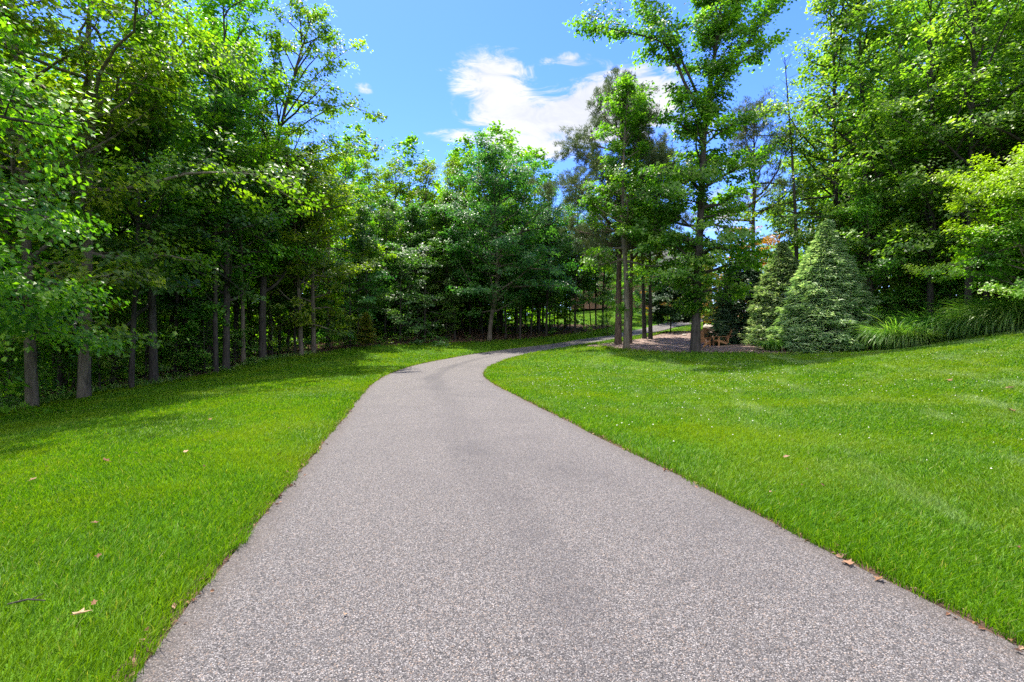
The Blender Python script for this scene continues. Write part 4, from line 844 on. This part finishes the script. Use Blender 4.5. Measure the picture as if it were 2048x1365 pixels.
# ------------------------------------------------------------------ small objects
def chair_meshes():
    M={}
    b=MB()
    for i in range(6): # backrest slats, rounded top outline
        x=-.25+.1*i; h=.78+.10*math.cos((i-2.5)*.55)
        b.box((x,.33+.5*h*.38,.30+.5*h*.92),(.088,.022,h),rotm('x',-.39))
    b.box((0,.44,.52),(.60,.03,.07),rotm('x',-.39)); b.box((0,.57,.86),(.56,.03,.06),rotm('x',-.39)); M['backrest']=b
    s=MB()
    for i in range(6): s.box((0,-.28+.105*i,.385-.024*i),(.58,.09,.022),rotm('x',-.22))
    s.box((0,-.345,.36),(.58,.022,.11)); M['seat']=s
    for nm,sx in (('l',-1),('r',1)):
        a=MB(); a.box((sx*.35,-.02,.60),(.14,.80,.025)); a.box((sx*.35,-.30,.545),(.05,.07,.08)); M['armrest'+nm]=a
        f=MB(); f.box((sx*.325,-.30,.29),(.035,.10,.59)); M['front'+nm]=f
        r=MB(); r.box((sx*.285,.12,.20),(.03,1.02,.12),rotm('x',-.30)); r.box((sx*.30,.34,.36),(.03,.07,.46)); M['rear'+nm]=r
    return M
def build_objects(deadleaf):
    wood=simple('varnished_wood',(.42,.21,.095),.6,.3,14,.2,.004,(1,6,1),.4)
    M={k:v.mesh('chair_'+k,wood) for k,v in chair_meshes().items()}
    names={'backrest':'backrest','seat':'seat','armrestl':'armrest','armrestr':'armrest','frontl':'leg','frontr':'leg','rearl':'leg','rearr':'leg'}
    for px,d,rz,lb in [(1406,31.2,2.35,'slatted wooden garden chair half hidden by the thick trunk'),(1424,33.4,.35,'shaded wooden garden chair between the two sunlit ones'),(1441,31.6,-1.45,'wooden garden chair seen in profile, rightmost by the dark spruce')]:
        x,y=XY(px,d); t=thing('garden_chair',lb,'chair',(x,y,tz1(x,y)+.06),rz,'wooden chairs on the mulch bed')
        for k in M: link(names[k],M[k],t)
    # boulders
    st=simple('boulder_stone',(.36,.32,.27),.85,.25,5,.6,.05)
    def rock(px,d,sc,lb,seed,grp=None):
        bm=bmesh.new(); bmesh.ops.create_icosphere(bm,subdivisions=4,radius=1); rg=np.random.default_rng(seed); K=rg.normal(0,1,(14,3)); K/=np.linalg.norm(K,axis=1)[:,None]; dd=rg.uniform(.62,.95,14)
        for v in bm.verts:
            p=np.array(v.co); f=min([1.0]+[d_/max(1e-6,k@p) for k,d_ in zip(K,dd) if k@p>.05]); f*=1+.02*math.sin(9*p[0]+5*p[1])+.015*math.sin(17*p[2]+11*p[0]); v.co=Vector(p*f)
        me=bpy.data.meshes.new('boulder'); bm.to_mesh(me); bm.free(); me.materials.append(st)
        for p in me.polygons: p.use_smooth=True
        x,y=XY(px,d); o=link('boulder',me,None,(x,y,tz1(x,y)+.25*sc[2])); o.scale=sc; o.rotation_euler=(0,0,seed); tag(o,lb,'boulder',grp)
    rock(1421,43.5,(.85,.6,.68),'large pale boulder at the back of the mulch bed by the dark spruce',3)
    rock(1368,38.5,(.24,.2,.16),'small stone on the mulch left of the thick trunk',5)
    # fire ring of bricks
    br=simple('fire_brick',(.34,.15,.09),.85,.3,8,.4,.01); t=MB(); n=16
    for lv in range(2):
        for i in range(n):
            a=(i+.5*lv)*2*PI/n; t.box((math.cos(a)*.6,math.sin(a)*.6,.09+.17*lv),(.2,.215,.16),rotm('z',a))
    x,y=XY(1452,33.3); o=link('fire_ring',t.mesh('fire_ring',br),None,(x,y,tz1(x,y)+.05)); tag(o,'low round fire ring of reddish blocks beside the wooden chairs','fire pit')
    # house
    h=thing('brick_house','red brick house with grey roof glimpsed through the trees up the hill','house',(22.5,79,tz1(22,76)-.3),-.12)
    bk=mat('house_brick'); T=NT(bk.node_tree); tc=T.n('ShaderNodeTexCoord').outputs['Object']; bt=T.n('ShaderNodeTexBrick'); T.l(T.mapping(tc,(1,1,1),(PI/2,0,0)),bt.inputs['Vector']); bt.inputs['Scale'].default_value=4
    bt.inputs['Color1'].default_value=(.36,.16,.10,1); bt.inputs['Color2'].default_value=(.28,.12,.08,1); bt.inputs['Mortar'].default_value=(.42,.36,.3,1); p=T.n('ShaderNodeBsdfPrincipled'); T.l(bt.outputs[0],p.inputs['Base Color']); p.inputs['Roughness'].default_value=.9; o_=T.n('ShaderNodeOutputMaterial'); T.l(p.outputs[0],o_.inputs[0])
    w=MB(); w.box((0,0,3.3),(17,9,6.6)); w.add([(-8.5,-4.5,6.6),(-8.5,4.5,6.6),(-8.5,0,9.6),(-8.2,-4.5,6.6),(-8.2,4.5,6.6),(-8.2,0,9.6)],[[0,1,2],[3,5,4]]); w.add([(8.5,-4.5,6.6),(8.5,4.5,6.6),(8.5,0,9.6),(8.2,-4.5,6.6),(8.2,4.5,6.6),(8.2,0,9.6)],[[0,2,1],[3,4,5]]); w.box((-10.6,-.5,1.5),(4.2,7,3.0))
    link('wall',w.mesh('house_wall',bk),h)
    ra=math.atan2(3,4.5); r=MB(); L=5.9
    for s in (-1,1): r.box((0,s*2.5,8.02),(17.9,L,.16),rotm('x',-s*ra))
    rf=link('roof',r.mesh('house_roof',simple('roof_shingle',(.07,.068,.066),.9,.35,9,.4,.02)),h)
    c=MB(); c.box((3.5,.6,9.6),(1.1,.8,2.6)); link('chimney',c.mesh('house_chimney',bk),rf)
    wf=MB(); 
    for x0 in (-.55,.55): wf.box((x0,0,0),(.10,.12,1.7))
    for z0 in (-.8,.8): wf.box((0,0,z0),(1.0,.12,.10))
    wf.box((0,.01,0),(1.0,.05,.05)); wf.box((0,.012,0),(.05,.045,1.5)); wfm=wf.mesh('window_frame',simple('white_paint',(.75,.75,.72),.5,.05,5,0))
    gp=MB(); gp.box((0,.03,0),(1.0,.02,1.5)); gm=gp.mesh('window_pane',simple('dark_glass',(.03,.035,.04),.08,.1,2,0,spec=.6))
    for z0 in (1.9,5.0):
        for x0 in (-6.8,-4.2,-1.4,1.4,4.2,6.8):
            f=link('window',wfm,h,(x0,-4.55,z0)); link('pane',gm,f)
    # fallen leaves and a twig on the lawn
    def leafmesh(seed):
        rg=np.random.default_rng(seed); n=10; a=np.linspace(0,2*PI,n,endpoint=False); r=np.array([1,.45,.8,.4,.75,.35,.75,.4,.8,.45])*rg.uniform(.8,1.15,n)
        ring=np.stack([np.cos(a)*r,np.sin(a)*r*.75,.35*(r*np.abs(np.sin(a)))+.1*rg.random(n)],-1); V=np.vstack([[0,0,0],ring]); Fa=np.array([[0,1+i,1+(i+1)%n] for i in range(n)])
        me=mesh_np('fallen_leaf',V,[Fa],deadleaf,face_attr={'tint':np.full(n,rg.uniform(.45,1))}); return me
    LM=[leafmesh(s) for s in range(5)]
    def ground_at(px,py):
        k=np.array([(px-1024)/F,1,-(py-683)/F]); d=1.5
        while d<60:
            p=k*d
            if CH+p[2]<=tz1(p[0],p[1]): break
            d+=.05
        return p[0],p[1]
    for i,(px,py,sz,lb) in enumerate([(211,931,.075,'curled tan leaf alone on the left lawn beside the shade streaks'),(372,912,.06,'small upright pale leaf on the left lawn'),(190,1063,.035,'small dark crumpled leaf mid-way up the left lawn'),(198,1128,.035,'tiny tan leaf on the left lawn, below a dark one'),(158,1256,.05,'folded brown leaf lowest on the left lawn'),(187,1228,.03,'small reddish leaf just above the folded brown leaf'),(66,971,.05,'reddish leaf in the shade streak at far left'),(420,845,.07,'pale leaf far up the left lawn'),(1900,766,.12,'bright fallen leaf highest on the right lawn'),(2020,782,.12,'pale leaf near the right edge of the lawn'),(2022,828,.10,'wide curled pale leaf at the right edge, lowest of three'),(1572,923,.05,'reddish brown leaf standing in the right lawn grass'),(1698,1134,.065,'long brown leaf on the right edge of the driveway'),(1760,1172,.05,'thin tan leaf strip at the right driveway edge'),(690,1244,.02,'tiny leaf fragment on the driveway')]):
        x,y=ground_at(px,py); onr=road_dist(np.array([x]),np.array([y]))[0]<RW+.05
        o=link('fallen_leaf',LM[i%5],None,(x,y,tz1(x,y)+(.018 if onr else .045))); o.scale=(sz,)*3; o.rotation_euler=(.25*math.sin(i*3),.3*math.cos(i*2),i*1.7); tag(o,lb,'leaf','single fallen leaves')
    x,y=ground_at(52,1227); tw=MB(); tw.tube([(-.08,0,0),(0,.012,.01),(.09,-.006,.004)],[.004,.005,.003],6); tw.tube([(.02,.01,.01),(.05,.04,.02)],[.003,.002],5)
    o=link('twig',tw.mesh('twig',BARK,True),None,(x,y,tz1(x,y)+.05)); o.rotation_euler=(0,0,.2); tag(o,'short dark twig lying on the left lawn near the corner','twig')
    rg=np.random.default_rng(5)

build_camera(); build_world(); build_ground(); build_sheets(); build_lawn(); _dl=build_litter(); build_trees(); build_objects(_dl)
